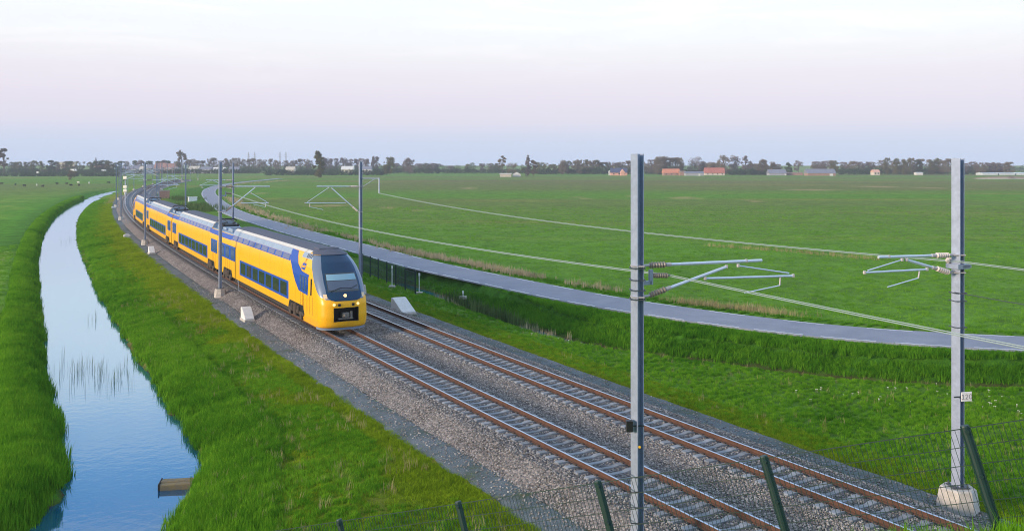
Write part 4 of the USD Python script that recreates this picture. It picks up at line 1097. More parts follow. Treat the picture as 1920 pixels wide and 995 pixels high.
# ------------------------------------------------------------------ embankment with the mesh fence in the foreground
Y0 = 9.5
T0 = np.array([(1808 - 960) / F * Y0, Y0, H - (797 - YH) / F * Y0]); DV = np.array([-.187, .105, -.0650]) * Y0
T0 = T0
dh = DV[:2] / np.linalg.norm(DV[:2]); sl = math.atan2(-DV[2], np.linalg.norm(DV[:2]))
AX = np.array([dh[0] * math.sin(sl), dh[1] * math.sin(sl), math.cos(sl)])
NO = np.array([-dh[1], dh[0]]); NO = NO if NO[1] > 0 else -NO      # away from the camera
FH = 1.35
def emb(t, p):
    """t along the fence (m), p outward"""
    base = (T0 - AX * FH)[:2] + dh * t + NO * p
    z = (T0 - AX * FH)[2] - math.tan(sl) * t + np.where(p > 0, -.95 * p, -.34 * np.maximum(p, -1.6) - .04 * np.minimum(p + 1.6, 0))
    return np.array([*base, max(float(z), -3.0)])
tt = np.arange(-16, 15.5, .7); pp = np.concatenate([np.arange(-16, -2, 1.0), np.arange(-2, 11, .5)])
EG = np.array([[emb(a, b) for b in pp] for a in tt])
EG[:, :, 2] += (meshkit.fbm(EG * .9, 3, 71) - .5) * .25 * (np.abs(pp) > .6)[None]
em = usdkit.mesh(stage, '/World/embankment', up(grid_mesh(EG)), M['grass_ground'], smooth=True); tag(em, kind='structure')
set_tint(em, np.tile(LUSH * 1.1, (EG.shape[0] * EG.shape[1], 1)))
mf = thing('mesh_fence', 'dark green wire mesh fence with leaning posts in the foreground', 'fence')
tops = [T0 + DV * k for k in range(-2, 7)]
for k, tp in enumerate(tops):
    p_ = obj('post', tube([tp - AX * (FH + .4), tp - AX * .012, tp], [.045, .045, .040], 12), 'fence_green', mf)
    obj('post_clip', [tube([tp - AX * z + [-.02, -.07, 0], tp - AX * z + [.02, .05, 0]], .022, 6) for z in (.05, .5, .95)], 'fence_green', p_)
for k in range(len(tops) - 1):
    a, b = tops[k] - AX * .03, tops[k + 1] - AX * .03; ms = []
    for f in np.linspace(.0, 1, 43): q = a + (b - a) * f; ms.append(tube([q, q - AX * (FH - .05)], .0035, 3, False))
    for z in np.linspace(0, FH - .08, 8): ms.append(tube([a - AX * z, b - AX * z],   .0046 if z else .006, 3, False))
    obj('mesh_panel', ms, 'fence_green', mf)

# ------------------------------------------------------------------ grass, reeds
def along_px(pxs, z, n, wid):
    w = np.array([bp(x, y, z)[:2] for x, y in pxs]); s = np.concatenate([[0], np.cumsum(np.linalg.norm(np.diff(w, axis=0), axis=1))])
    r = rng.uniform(0, s[-1], n); q = np.stack([np.interp(r, s, w[:, k]) for k in (0, 1)], 1)
    return q + rng.normal(0, wid, (n, 2))
along_px_ = along_px
def tuft(seed, n, hgt, spread, wd, lean=.45):
    r = np.random.default_rng(seed); V = []; Fc = []
    for i in range(n):
        a = r.uniform(0, 6.28); rad = spread * math.sqrt(r.uniform()); x, y = rad * math.cos(a), rad * math.sin(a)
        h = hgt * r.uniform(.55, 1.15); b = r.uniform(0, 6.28); l = lean * h * r.uniform(.2, 1.0); w = wd * r.uniform(.7, 1.3); c = b + 1.57 + r.uniform(-.5, .5)
        dx, dy = math.cos(b), math.sin(b); ex, ey = math.cos(c) * w, math.sin(c) * w
        k = len(V)
        V += [(x - ex, y - ey, -.05), (x + ex, y + ey, -.05), (x + dx * l * .35 - ex * .8, y + dy * l * .35 - ey * .8, h * .6), (x + dx * l * .35 + ex * .8, y + dy * l * .35 + ey * .8, h * .6), (x + dx * l, y + dy * l, h)]
        Fc += [[k, k + 1, k + 3], [k, k + 3, k + 2], [k + 2, k + 3, k + 4]]
    return trimesh.Trimesh(np.array(V), np.array(Fc), process=False)
def rand_sd(n, s0, s1, d0, d1, near_pow=1.7):
    s = s0 + (s1 - s0) * rng.random(n) ** near_pow; d = rng.uniform(d0, d1, n); return s, d
def zat(xy): return ground_z(xy)
gp = []; gs = []; gi = []
def scatter(s, d, size, idx0=0, nidx=4, keep=None):
    q = P(s, d + can_shift(s) * smooth(-5.5, -8.5, d))[:, :2]
    k = np.ones(len(q), bool) if keep is None else keep(q, s, d)
    q = q[k]; z = zat(q)
    gp.append(np.column_stack([q, z - .01])); gs.append((np.broadcast_to(size, (len(s),))[k]) * rng.uniform(.7, 1.35, k.sum())); gi.append(rng.integers(idx0, idx0 + nidx, k.sum()))
patch = lambda f, th, sd: (lambda q, s, d: fb(q, f, sd, 3) > th)
# slope between the canal and the path: lush below, short near the path
s, d = rand_sd(15000, 2, 62, -10.15, -7.6); scatter(s, d, .80)
s, d = rand_sd(14000, 2, 62, -8.2, -5.0); scatter(s, d, .50, keep=lambda q, s, d: fb(q, .35, 81, 3) > .45 + .09 * (d + 6.5) + .12 * (rng.random(len(d)) - .5))
soft = lambda q, s, d: rng.random(len(d)) < smooth(-9.6, -5.0, d + (fb(q, .22, 88, 3) - .5) * 5.5)
s, d = rand_sd(34000, 2, 66, -10.0, -4.05); scatter(s, d, .27, 4, 3, keep=soft)
s, d = rand_sd(16000, 60, 260, -9.5, -3.8, 1.4); scatter(s, d, .34, 4, 3, keep=soft)
s, d = rand_sd(900, 4, 60, -4.1, -2.75); scatter(s, d, .16, 4, 3, keep=lambda q, s, d: np.abs(d + 3.42) > .45 * rng.random(len(d)) ** .5)
s, d = rand_sd(500, 4, 70, SP + 2.7, SP + 4.4); scatter(s, d, .16, 4, 3)
s, d = rand_sd(6000, 2, 70, SP + 4.1, SP + 6.4); scatter(s, d, .26, 4, 3)
s, d = rand_sd(9000, 62, 300, -10.3, -5.0, 1.5); scatter(s, d, .70, keep=lambda q, s, d: rng.random(len(d)) > smooth(-9.0, -5.6, d + (fb(q, .22, 88, 3) - .5) * 4))
# meadow edge
s, d = rand_sd(13000, 4, 66, -17.6, -15.55); scatter(s, d, 1.05)
s, d = rand_sd(16000, 2, 66, -27, -17.2); scatter(s, d, .42)
s, d = rand_sd(9000, 66, 330, -17.4, -15.5, 1.4); scatter(s, d, 1.25)
# right verge
s, d = rand_sd(30000, 0, 80, SP + 4.5, SP + 24); scatter(s, d, .42, keep=lambda q, s, d: (line_side(q) > .8) & (np.abs(line_sd(ROAD, q)[1]) > RW + .3))
s, d = rand_sd(1500, 4, 90, -16.0, -15.45); scatter(s, d, 1.5, keep=patch(.4, .52, 84))
s, d = rand_sd(900, 4, 90, -10.35, -9.9); scatter(s, d, 1.15, keep=patch(.4, .50, 85))
s, d = rand_sd(26000, 0, 130, -62, -18, 1.4); scatter(s, d, .34, 7, 3)
s, d = rand_sd(1300, 3, 70, -10.2, -4.5); scatter(s, d, .62, 10, 2, keep=patch(.22, .47, 86))
s, d = rand_sd(500, 3, 80, SP + 5, SP + 22); scatter(s, d, .5, 10, 2, keep=lambda q, s, d: (line_side(q) > .5))
# low faded grass: a strip beyond the road and a reedy field ditch
dq_ = np.vstack([along_px([(1270, 574), (1370, 584), (1480, 594)], -1.25, 420, 1.0), along_px([(1330, 461), (1480, 472), (1640, 487)], -1.3, 260, .7)])
gp.append(np.column_stack([dq_, zat(dq_)])); gs.append(rng.uniform(.5, 1.1, len(dq_))); gi.append(rng.integers(10, 12, len(dq_)))
# pasture beyond the road
qf = np.stack([rng.uniform(-.62, .72, 34000), 56 + 190 * rng.random(34000) ** 1.3], 1); qf[:, 0] *= qf[:, 1]
qf = qf[(road_side(qf) < 0) & (np.abs(line_sd(ROAD, qf)[1]) > RW + 3)]
gp.append(np.column_stack([qf, zat(qf) - .01])); gs.append((.20 + .28 * fb(qf, .08, 87, 3)) * rng.uniform(.6, 1.3, len(qf))); gi.append(np.full(len(qf), 7) + rng.integers(0, 3, len(qf)))
gpos = np.vstack(gp); gsc = np.concatenate(gs); gid = np.concatenate(gi)
protos = [tuft(100 + i, 46, .34, .26, .0095) for i in range(4)] + [tuft(110 + i, 40, .42, .55, .016, .7) for i in range(3)] + [tuft(114 + i, 44, .40, .75, .018, .6) for i in range(3)] + [tuft(117 + i, 9, .62, .22, .008, .35) for i in range(2)]
instancer('/World/grass', protos, ['grass_blades'] * 4 + ['moss_blades'] * 3 + ['meadow_blades'] * 3 + ['dry_blades'] * 2, gpos, rng.uniform(0, 6.28, len(gpos)), gsc, gid, label='green grass growing along the canal banks and beside the railway', cat='grass', lean=rng.uniform(0, .25, len(gpos)))
# the bank below the road, long darker grass
c, t, n, k_ = ROAD
i = rng.integers(0, 260, 36000); i = (i * rng.random(36000) ** .35).astype(int); o_ = RW + .25 + 7.3 * rng.random(len(i)) ** .8
q = c[i] + n[i] * (o_ * RS)[:, None] + rng.uniform(-.6, .6, (len(i), 2))
ds = np.abs(line_sd(DITCH, q)[1]); _, dq = track_sd(q)
kk = (ds > .95) & (dq > SP + 5.5) & (road_side(q) > 0) & (np.hypot(*q.T) < 150) & (line_side(q) < .2)
q = q[kk]
i2 = rng.integers(0, 330, 12000); o2_ = rng.uniform(RW + .4, RW + 4.0, len(i2)); q2 = c[i2] - n[i2] * (o2_ * RS)[:, None]
q2 = q2[np.hypot(*q2.T) < 240]
qq = np.vstack([q, q2]); sz = np.concatenate([(.35 + .45 * smooth(RW, RW + 1.8, np.abs(line_sd(ROAD, q)[1])) * (.7 + .8 * fb(q, .25, 91, 3))), np.full(len(q2), .4)]) * rng.uniform(.7, 1.3, len(qq))
instancer('/World/bank_grass', [tuft(120 + i, 44, .36, .30, .011, .7) for i in range(4)], ['bank_blades'] * 4, np.column_stack([qq, zat(qq) - .01]), rng.uniform(0, 6.28, len(qq)), sz, rng.integers(0, 4, len(qq)), label='long dark green grass on the bank below the road', cat='grass', lean=rng.uniform(0, .3, len(qq)))
# embankment grass at the lower right
tq, pq = rng.uniform(-9, 4, 2600), rng.uniform(-3.4, .5, 2600)
eq = np.array([emb(a, b) for a, b in zip(tq, pq)])
instancer('/World/embankment_grass', [tuft(140 + i, 40, .34, .24, .007) for i in range(4)], ['grass_blades'] * 4, eq, rng.uniform(0, 6.28, len(eq)), rng.uniform(.6, 1.15, len(eq)), rng.integers(0, 4, len(eq)), label='bright green grass at the foot of the mesh fence', cat='grass', lean=rng.uniform(0, .25, len(eq)))
# white flowers of the verge
fl = np.vstack([along_px_([(1830, 752), (1912, 742)], -1.1, 22, 1.4), along_px_([(1000, 618), (1040, 630), (1080, 645)], -1.3, 30, .8), along_px_([(1500, 735), (1720, 742)], -1.15, 16, 1.5)])
fm = merge(*[tube([(a, b, 0), (a * 1.3, b * 1.3, .42)], .005, 3, False) for a, b in ((0, 0), (.1, .05), (-.08, .07))] + [rbox(a * 1.3 - .05, a * 1.3 + .05, b * 1.3 - .05, b * 1.3 + .05, .41, .45, .015) for a, b in ((0, 0), (.1, .05), (-.08, .07))])
instancer('/World/white_flowers', [fm], ['sheep_white'], np.column_stack([fl, zat(fl)]), rng.uniform(0, 6.28, len(fl)), rng.uniform(.22, .42, len(fl)), np.zeros(len(fl)), label='small white flowers dotted over the right verge and ditch edge', cat='flowers')
# reeds standing in the canal
def reed(seed, n, hgt, spread, wd=.012, head=None):
    m = tuft(seed, n, hgt, spread, wd, .10); return m
rq = []
for px, py, k, sx in ((185, 700, 40, 1.8), (150, 690, 10, .9), (220, 710, 9, .7), (200, 725, 12, .9), (165, 690, 10, 1.0), (175, 600, 4, .5), (130, 450, 5, .8), (118, 455, 4, .5)):
    p = bp(px, py, WATER_Z)[:2]; rq.append(p + rng.normal(0, 1, (k, 2)) * [sx * .7, sx * .9])
rq = np.vstack(rq); sd_ = track_sd(rq)[1]; rq = rq[(sd_ > CAN0 + .4) & (sd_ < CAN1 - .3)]
instancer('/World/canal_reeds', [reed(160 + i, 3, 1.0, .16, .007) for i in range(3)], ['reed_green'] * 3, np.column_stack([rq, np.full(len(rq), WATER_Z - .05)]), rng.uniform(0, 6.28, len(rq)), rng.uniform(.5, 1.1, len(rq)), rng.integers(0, 3, len(rq)), label='thin dark reed stems standing in the canal water', cat='reeds', lean=rng.uniform(0, .12, len(rq)))
# dry reeds along the far side of the road and by the ditch
dr = np.vstack([along_px([(745, 476), (800, 487), (850, 496), (900, 505), (960, 518), (1010, 528)], -1.2, 520, .8), along_px([(640, 446), (700, 462), (740, 474)], -1.2, 110, .6),
                along_px([(432, 372), (450, 385), (480, 399), (510, 409), (560, 428), (600, 441)], -1.2, 900, 1.3), along_px([(420, 355), (445, 347), (480, 343), (540, 338)], -1.2, 500, 2.0),
                along_px([(1290, 574), (1370, 583), (1460, 591)], -1.2, 10, 1.0), along_px([(1080, 540), (1160, 552)], -1.2, 40, 1.0),
                along_px([(805, 556), (850, 572), (900, 588)], -1.5, 14, .4), along_px([(985, 612), (1040, 632), (1060, 640)], -1.5, 16, .6)])
instancer('/World/dry_reeds', [reed(180 + i, 12, 1.0, .35, .02) for i in range(3)], ['reed_dry'] * 3, np.column_stack([dr, zat(dr)]), rng.uniform(0, 6.28, len(dr)), rng.uniform(.32, .80, len(dr)), rng.integers(0, 3, len(dr)), label='pale dry reeds in clumps along the road and ditch', cat='reeds', lean=rng.uniform(0, .2, len(dr)))
gr_ = np.vstack([along_px([(845, 570), (880, 580), (930, 596), (985, 616)], -1.7, 90, .5), along_px([(345, 385), (372, 392), (395, 400)], -1.2, 240, 2.2), along_px([(330, 372), (360, 378)], -1.2, 160, 2.0)])
instancer('/World/ditch_reeds', [reed(190 + i, 14, 1.1, .35, .022) for i in range(3)], ['reed_green'] * 3, np.column_stack([gr_, zat(gr_)]), rng.uniform(0, 6.28, len(gr_)), rng.uniform(.6, 1.2, len(gr_)), rng.integers(0, 3, len(gr_)), label='green reeds in the ditch between railway and road', cat='reeds', lean=rng.uniform(0, .2, len(gr_)))

# ------------------------------------------------------------------ far trees
def leaf_cloud(r, centers, radii, n, size, flat=.8):
    """many small leaf-sized faces spread through clumps"""
    k = r.choice(len(centers), n, p=radii**2 / (radii**2).sum())
    v = r.normal(0, 1, (n, 3)); v /= np.linalg.norm(v, axis=1, keepdims=True); v *= (r.random(n) ** .45)[:, None]
    c = centers[k] + v * radii[k][:, None] * [1, 1, flat]
    a = r.normal(0, 1, (n, 3)); a /= np.linalg.norm(a, axis=1, keepdims=True); b = np.cross(a, r.normal(0, 1, (n, 3))); b /= np.linalg.norm(b, axis=1, keepdims=True)
    s = (size * r.uniform(.6, 1.4, n))[:, None]
    V = np.stack([c - a * s, c + b * s * .6, c + a * s, c - b * s * .6], 1).reshape(-1, 3)
    i = np.arange(n) * 4
    return trimesh.Trimesh(V, np.vstack([np.stack([i, i + 1, i + 2], 1), np.stack([i, i + 2, i + 3], 1)]), process=False)
def tree_meshes(seed, hgt, wid, shape):
    r = np.random.default_rng(seed)
    tr = [tube([(0, 0, -.6), (.05 * hgt * r.uniform(-.3, .3), 0, hgt * .35), (0, 0, hgt * .78)], [hgt * .018, hgt * .013, hgt * .004], 7)]
    cs, rs = [], []
    nc = {'round': 44, 'poplar': 46, 'bare': 52, 'sparse': 17, 'bush': 22}[shape]
    lo = {'round': .14, 'poplar': .07, 'bare': .16, 'sparse': .34, 'bush': .06}[shape]
    for i in range(nc):
        f = r.uniform(lo, .97); a = r.uniform(0, 6.28)
        if shape == 'poplar': rad = wid * .5 * (1 - abs((f - .45) / .62) ** 2.0) * r.uniform(.1, .8)
        else: rad = wid * .5 * math.sqrt(max(.02, 1 - ((f - .52) / .50) ** 2)) * math.sqrt(r.uniform(.05, 1)) * .85
        p = np.array([rad * math.cos(a), rad * math.sin(a), f * hgt]); cs.append(p); rs.append(wid * r.uniform(.09, .19) * (1.0 if shape != 'sparse' else .95))
        tr.append(tube([(0, 0, hgt * max(.15, f * .62 - .05)), p * [.55, .55, 1] - [0, 0, hgt * .06], p], [hgt * .007, hgt * .004, hgt * .0015], 4, False))
    n = {'round': 2300, 'poplar': 2600, 'bare': 2100, 'sparse': 800, 'bush': 1200}[shape]
    return merge(*tr), leaf_cloud(r, np.array(cs), np.array(rs), n, hgt * (.030 if shape != 'bare' else .022))
protos_t = {}
def tree(px, top, wpx, Y, shape, leaf, label, group=None, var=0):
    """a tree at distance Y, its top and width as seen in the photograph"""
    zt = H - (top - YH) * Y / F; hgt = zt + 1.3; wid = wpx * Y / F
    x = (px - 960) * Y / F
    key = (shape, leaf, var)
    loc = (x, Y, -1.3); yaw = float(rng.uniform(0, 6.28))
    names = {'round': 'broadleaf_tree', 'poplar': 'poplar_tree', 'bare': 'bare_tree', 'sparse': 'open_crowned_tree', 'bush': 'bush'}
    if key not in protos_t:
        h0, w0 = hgt, wid
        o = thing(names[shape], label, 'bush' if shape == 'bush' else 'tree', loc, yaw, group)
        a, b = tree_meshes(hash_(key), h0, w0, shape)
        obj('trunk', a, 'bark', o); obj('crown', b, leaf, o)
        protos_t[key] = (o, h0, w0)
    else:
        o, h0, w0 = protos_t[key]
        dup(o, loc, yaw, label, group, (wid / w0, wid / w0, hgt / h0))
def hash_(k): return sum(ord(ch) * (i + 3) for i, ch in enumerate(str(k))) % 99991
D1 = 960
# single trees one can tell apart
tree(8, 278, 26, 860, 'sparse', 'twig_brown', 'tall open-crowned tree at the left edge of the skyline')
tree(341, 281, 28, 1000, 'sparse', 'twig_brown', 'round bare tree standing above the reddish roofs', var=1)
tree(598, 283, 25, 745, 'poplar', 'leaf_olive', 'tall lone poplar tree in the green field')
tree(731, 295, 26, 900, 'round', 'leaf_olive', 'broad olive tree right of the poles at mid skyline')
tree(768, 298, 27, 960, 'round', 'twig_purple', 'grey dome-shaped tree alone on the mid skyline', var=1)
tree(942, 291, 17, 840, 'sparse', 'twig_brown', 'irregular tall tree left of the cream shed', var=2)
tree(990, 291, 12, 850, 'poplar', 'twig_purple', 'narrow upright tree above the white gabled shed', var=1)
tree(1001, 300, 16, 850, 'round', 'twig_brown', 'rounded bush-like tree right of the narrow upright tree', var=2)
tree(962, 306, 30, 870, 'bush', 'twig_brown', 'dark shrubby clump behind the cream shed')
tree(985, 308, 24, 855, 'bush', 'leaf_olive', 'dark shrubby clump behind the white gabled shed')
tree(133, 317, 18, 640, 'bush', 'twig_brown', 'lone brownish bush in the left meadow', var=1)
tree(1357, 291, 30, 930, 'bare', 'twig_brown', 'large bare tree right of the red-roofed barn')
tree(1378, 292, 26, 940, 'bare', 'twig_purple', 'second large bare tree right of the red-roofed barn', var=1)
tree(1398, 292, 24, 960, 'sparse', 'twig_purple', 'thin bare tree between the large trees and the dark clump', var=3)
tree(1430, 299, 22, 930, 'round', 'twig_brown', 'dark dense tree left of the dark roofed house', var=3)
tree(1478, 304, 16, 930, 'round', 'leaf_green', 'small dark green round tree beside the dark roofed house', var=4)
tree(1497, 300, 22, 950, 'sparse', 'twig_purple', 'small thin bare tree right of the dark green round tree', var=4)
tree(1565, 302, 18, 940, 'round', 'leaf_olive', 'olive round tree right of the long grey barn roof', var=5)
tree(1303, 295, 34, 960, 'bare', 'twig_purple', 'loose bare tree between the orange and red roofs', var=2)
rows = [  # (x0, x1, step, top, width, Y, shapes, leaves, label, group)
    (22, 212, 13, 301, 20, 1000, ('round', 'round', 'bush'), ('leaf_green', 'leaf_olive', 'leaf_olive'), 'olive green tree in the row behind the left meadow', 'row of olive trees behind the left meadow'),
    (216, 330, 12, 302, 18, 1150, ('round', 'bare', 'round'), ('leaf_green', 'twig_brown', 'twig_purple'), 'dark tree in the row behind the far end of the railway', 'trees behind the far end of the railway'),
    (352, 590, 9.5, 297.5, 15, 1180, ('bare', 'bare', 'bare'), ('twig_brown', 'twig_purple', 'twig_brown'), 'bare brown tree in the long row left of the poplar', 'long row of bare trees left of the poplar'),
    (608, 716, 8.5, 295.5, 14, 1150, ('bare', 'bare', 'poplar'), ('twig_purple', 'twig_purple', 'twig_purple'), 'bare purplish tree in the row right of the poplar', 'row of bare trees right of the poplar'),
    (745, 935, 13, 307.5, 20, 1200, ('round', 'bare', 'bush'), ('leaf_olive', 'twig_purple', 'leaf_green'), 'low tree in the thin row across the middle skyline', 'low trees across the middle skyline'),
    (1012, 1052, 10, 305.5, 18, 1000, ('round', 'bush'), ('leaf_olive', 'leaf_olive'), 'yellow olive tree in the low row right of the sheds', 'low olive trees right of the sheds'),
    (1056, 1150, 10, 301, 20, 1000, ('round', 'bare', 'round'), ('leaf_olive', 'twig_brown', 'twig_brown'), 'brownish tree in the row left of the navy-roofed house', 'trees left of the navy-roofed house'),
    (1155, 1215, 11, 303, 20, 1010, ('bare', 'bare'), ('twig_purple', 'twig_brown'), 'bare tree in the row behind the navy-roofed house', 'trees behind the navy-roofed house'),
    (1222, 1280, 9, 295, 20, 960, ('bare', 'bare', 'round'), ('twig_brown', 'twig_purple', 'twig_brown'), 'bare purple brown tree behind the orange-roofed barn', 'bare trees behind the orange-roofed barn'),
    (1318, 1350, 10, 302, 18, 960, ('bare', 'round'), ('twig_brown', 'twig_brown'), 'brown tree behind the red-roofed barn', 'trees behind the red-roofed barn'),
    (1410, 1470, 12, 306, 18, 970, ('bare', 'round'), ('twig_purple', 'twig_brown'), 'low bare tree behind the dark roofed house', 'low trees behind the dark roofed house'),
    (1525, 1560, 8, 301.5, 15, 975, ('bare', 'bare'), ('twig_purple', 'twig_brown'), 'bare tree behind the long grey barn', 'bare trees behind the long grey barn'),
    (1582, 1640, 10, 302.5, 17, 980, ('bare', 'bare', 'round'), ('twig_brown', 'twig_purple', 'leaf_olive'), 'bare tree right of the long grey barn', 'trees right of the long grey barn'),
    (1652, 1790, 10, 297.5, 19, 960, ('bare', 'round', 'bare'), ('twig_brown', 'leaf_olive', 'twig_brown'), 'tall brownish tree in the row left of the right pole', 'tall row of trees left of the right pole'),
    (1802, 1892, 10, 303, 19, 970, ('bare', 'bare', 'round'), ('twig_purple', 'twig_brown', 'twig_purple'), 'purplish bare tree in the row right of the right pole', 'row of trees right of the right pole'),
]
ORD = ['leftmost', 'second from left', 'third from left', 'fourth from left', 'fifth from left', 'sixth from left', 'seventh from left', 'eighth from left', 'ninth from left', 'tenth from left']
for x0, x1, st, top, w, Y, sh, lv, lb, gr in rows:
    x = x0; k = 0; few = (x1 - x0) / st < 8
    while x <= x1:
        j = int(rng.integers(len(sh)))
        lab = (ORD[k] + ' of the ' + gr) if few and k < 10 else lb
        tree(x + (rng.uniform(-3, 3) if not few else rng.uniform(-1.5, 1.5)), top + rng.uniform(-2.0, 3.5), w * rng.uniform(.8, 1.3), Y + rng.uniform(-25, 25), sh[j], lv[j], lab, gr, 10 + int(rng.integers(2)))
        x += st * rng.uniform(.8, 1.2); k += 1
# hedges and undergrowth along the far edge of the fields: one mass
def hedge(name, x0, x1, top, Y, leaf, label, n, base=-1.4):
    r = np.random.default_rng(int(abs(x0)) + 5); zt = H - (top - YH) * Y / F
    X0, X1 = (x0 - 960) * Y / F, (x1 - 960) * Y / F
    cx = np.linspace(X0, X1, max(4, int((X1 - X0) / 4))); hh = (zt - base) * r.uniform(.7, 1.1, len(cx))
    cs = np.column_stack([cx, Y + r.uniform(-3, 3, len(cx)), base + hh * .45]); rs = np.maximum(hh * .62, 1.2)
    m = leaf_cloud(r, np.vstack([cs, cs + [1.5, 0, -.25]]), np.concatenate([rs, rs * .8]), n, .75, .85)
    obj(name, m, leaf, kind='stuff', label=label, cat='hedge')
hedge('hedge', -40, 216, 313, 985, 'hedge_green', 'dark green undergrowth below the row of olive trees', 4200)
hedge('hedge', 216, 720, 311, 1100, 'hedge_green', 'dark green undergrowth along the far middle of the skyline', 7000)
hedge('hedge', 226, 480, 314.5, 1035, 'hedge_green', 'dark undergrowth in front of the settlement behind the bend', 5200)
hedge('hedge', 500, 720, 317, 900, 'hedge_green', 'low dark hedge line behind the lone poplar', 3600)
hedge('hedge', 720, 1010, 314, 1050, 'hedge_green', 'green undergrowth across the middle skyline', 4500)
hedge('hedge', 1010, 1190, 313, 985, 'hedge_green', 'green undergrowth right of the pale sheds', 3500)
hedge('hedge', 1215, 1480, 314, 985, 'hedge_green', 'dark undergrowth behind the farm buildings', 4800)
hedge('hedge', 1370, 1440, 316, 925, 'hedge_green', 'dense dark hedge between the barn and the dark house', 1800)
hedge('hedge', 1560, 1850, 313, 965, 'hedge_green', 'dark undergrowth below the tall row of trees', 5200)
hedge('hedge', 1850, 1990, 308, 1250, 'hedge_green', 'bluish low wood at the far right skyline', 2200)
hedge('hedge', -60, 216, 321, 830, 'hedge_green', 'dark low ditch hedge at the end of the left meadow', 3000, -1.5)

# ------------------------------------------------------------------ far buildings
def house(px, basepy, wpx, label, roof, wall, wall_h, roof_h, depth=9, yaw=0.0, cat='barn', name='barn', Y=None, door=None, chimney=False, nwin=0, gable=False):
    Y = Y or F * (H + 1.3) / (basepy - YH)
    x = (px - 960) * Y / F; w = wpx * Y / F
    t = thing(name, label, cat, (x, Y, -1.3), yaw)
    obj('wall', box(-w/2, w/2, -depth/2, depth/2, -.5, wall_h), wall, t)
    if gable: pr = extr_x([(-w/2 - .4, wall_h), (w/2 + .4, wall_h), (0, wall_h + roof_h)], -depth/2 - .3, depth/2 + .3); pr.apply_transform(trimesh.transformations.rotation_matrix(math.pi/2, [0, 0, 1]))
    else: pr = extr_x([(-depth/2 - .5, wall_h), (depth/2 + .5, wall_h), (0, wall_h + roof_h)], -w/2 - .4, w/2 + .4)
    rf = obj('roof', pr, roof, t)
    if gable: obj('gable_wall', extr_x([(-w/2, wall_h), (w/2, wall_h), (0, wall_h + roof_h - .3)], -depth/2 - .35, -depth/2 - .28).apply_transform(trimesh.transformations.rotation_matrix(math.pi/2, [0, 0, 1])) if False else box(-w*.2, w*.2, -depth/2 - .36, -depth/2 - .31, wall_h, wall_h + roof_h * .5), wall, t)
    if chimney: obj('chimney', box(-w*.3 - .4, -w*.3 + .4, -.4, .4, wall_h + roof_h * .5, wall_h + roof_h + 1.0), 'wall_brick', rf)
    if door: obj('door', box(w * door[0], w * door[1], -depth/2 - .08, -depth/2 + .1, 0, wall_h * .85), door[2], t)
    for k in range(nwin):
        xc = -w/2 + w * (k + .5) / nwin; obj('window', box(xc - .6, xc + .6, -depth/2 - .05, -depth/2 + .1, wall_h * .35, wall_h * .8), 'pane_dark', t)
    return t
house(1258, 327, 30, 'barn with a bright orange roof on the skyline', 'roof_orange', 'wall_brick', 2.4, 4.0, nwin=3, Y=885)
house(1279, 329, 12, 'small brown annex at the right end of the orange-roofed barn', 'wall_brick', 'wall_brick', 3.6, .8, name='shed', cat='shed', Y=880)
house(1301, 330, 34, 'long low shed with a grey roof between orange and red barns', 'roof_grey', 'wall_grey', 2.4, 1.6, name='shed', cat='shed', door=(.2, .3, 'wall_white'), Y=870)
house(1339, 325, 36, 'barn with a broad red roof beside the large bare trees', 'roof_red', 'wall_cream', 2.2, 5.2, nwin=4, chimney=True, Y=900)
house(1160, 327, 30, 'house with a navy roof and salmon dormer next to the foreground pole', 'roof_navy', 'wall_salmon', 2.6, 4.6, name='house', cat='house', chimney=True, nwin=3, Y=890)
house(1167, 328, 7, 'salmon gabled porch in front of the navy-roofed house', 'wall_salmon', 'wall_salmon', 3.0, 3.0, 5, name='porch', cat='porch', Y=878, gable=True)
house(1144, 326, 5, 'small white gable left of the navy-roofed house', 'wall_white', 'wall_white', 3.6, 1.2, 5, name='house', cat='house', Y=900, gable=True)
house(948, 331, 21, 'low cream shed under the irregular tall tree', 'wall_cream', 'wall_cream', 2.2, .9, 7, name='shed', cat='shed', Y=800)
house(969, 330, 15, 'white shed with a pale gabled roof right of the cream shed', 'wall_white', 'wall_white', 1.8, 2.2, 8, name='shed', cat='shed', Y=810, gable=True)
house(1456, 326, 32, 'house with a wide dark grey roof and white end door', 'roof_grey', 'wall_grey', 2.0, 3.8, name='house', cat='house', door=(.40, .49, 'wall_white'), chimney=True, Y=900)
house(1488, 327, 30, 'low brown shed right of the dark roofed house', 'wall_brick', 'wall_brick', 2.2, .8, name='shed', cat='shed', Y=905)
house(1537, 328, 52, 'long barn with a dark grey roof and a white door', 'roof_grey', 'wall_brick', 2.4, 4.0, 12, door=(.28, .40, 'wall_white'), Y=870, nwin=0)
house(1641, 326, 11, 'small pinkish house among the trees right of the long barn', 'wall_salmon', 'wall_cream', 3.0, 2.4, name='house', cat='house', nwin=2, Y=920)
house(1722, 325, 12, 'small white shed under the tall row of trees', 'wall_white', 'wall_white', 2.0, .8, 6, name='shed', cat='shed', Y=930)
for k, px in enumerate((1850, 1882, 1914)):
    house(px, 327, 28, ['leftmost', 'middle', 'rightmost'][k] + ' pale greenhouse of the row at the right edge', 'greenhouse_glass', 'greenhouse_glass', 1.6, .9, 14, name='greenhouse', cat='greenhouse', Y=930, nwin=0)
eh = thing('earth_bank', 'low brown earth bank in front of the pale greenhouses', 'earth bank', ((1890 - 960) * 700 / F, 700, -1.3))
eb = trimesh.creation.icosphere(3); eb.apply_scale([26, 6, 1.6]); eb.vertices += (meshkit.fbm(eb.vertices * .35, 3, 5)[:, None] - .5) * 1.2; obj('mound', eb, 'earth_brown', eh)
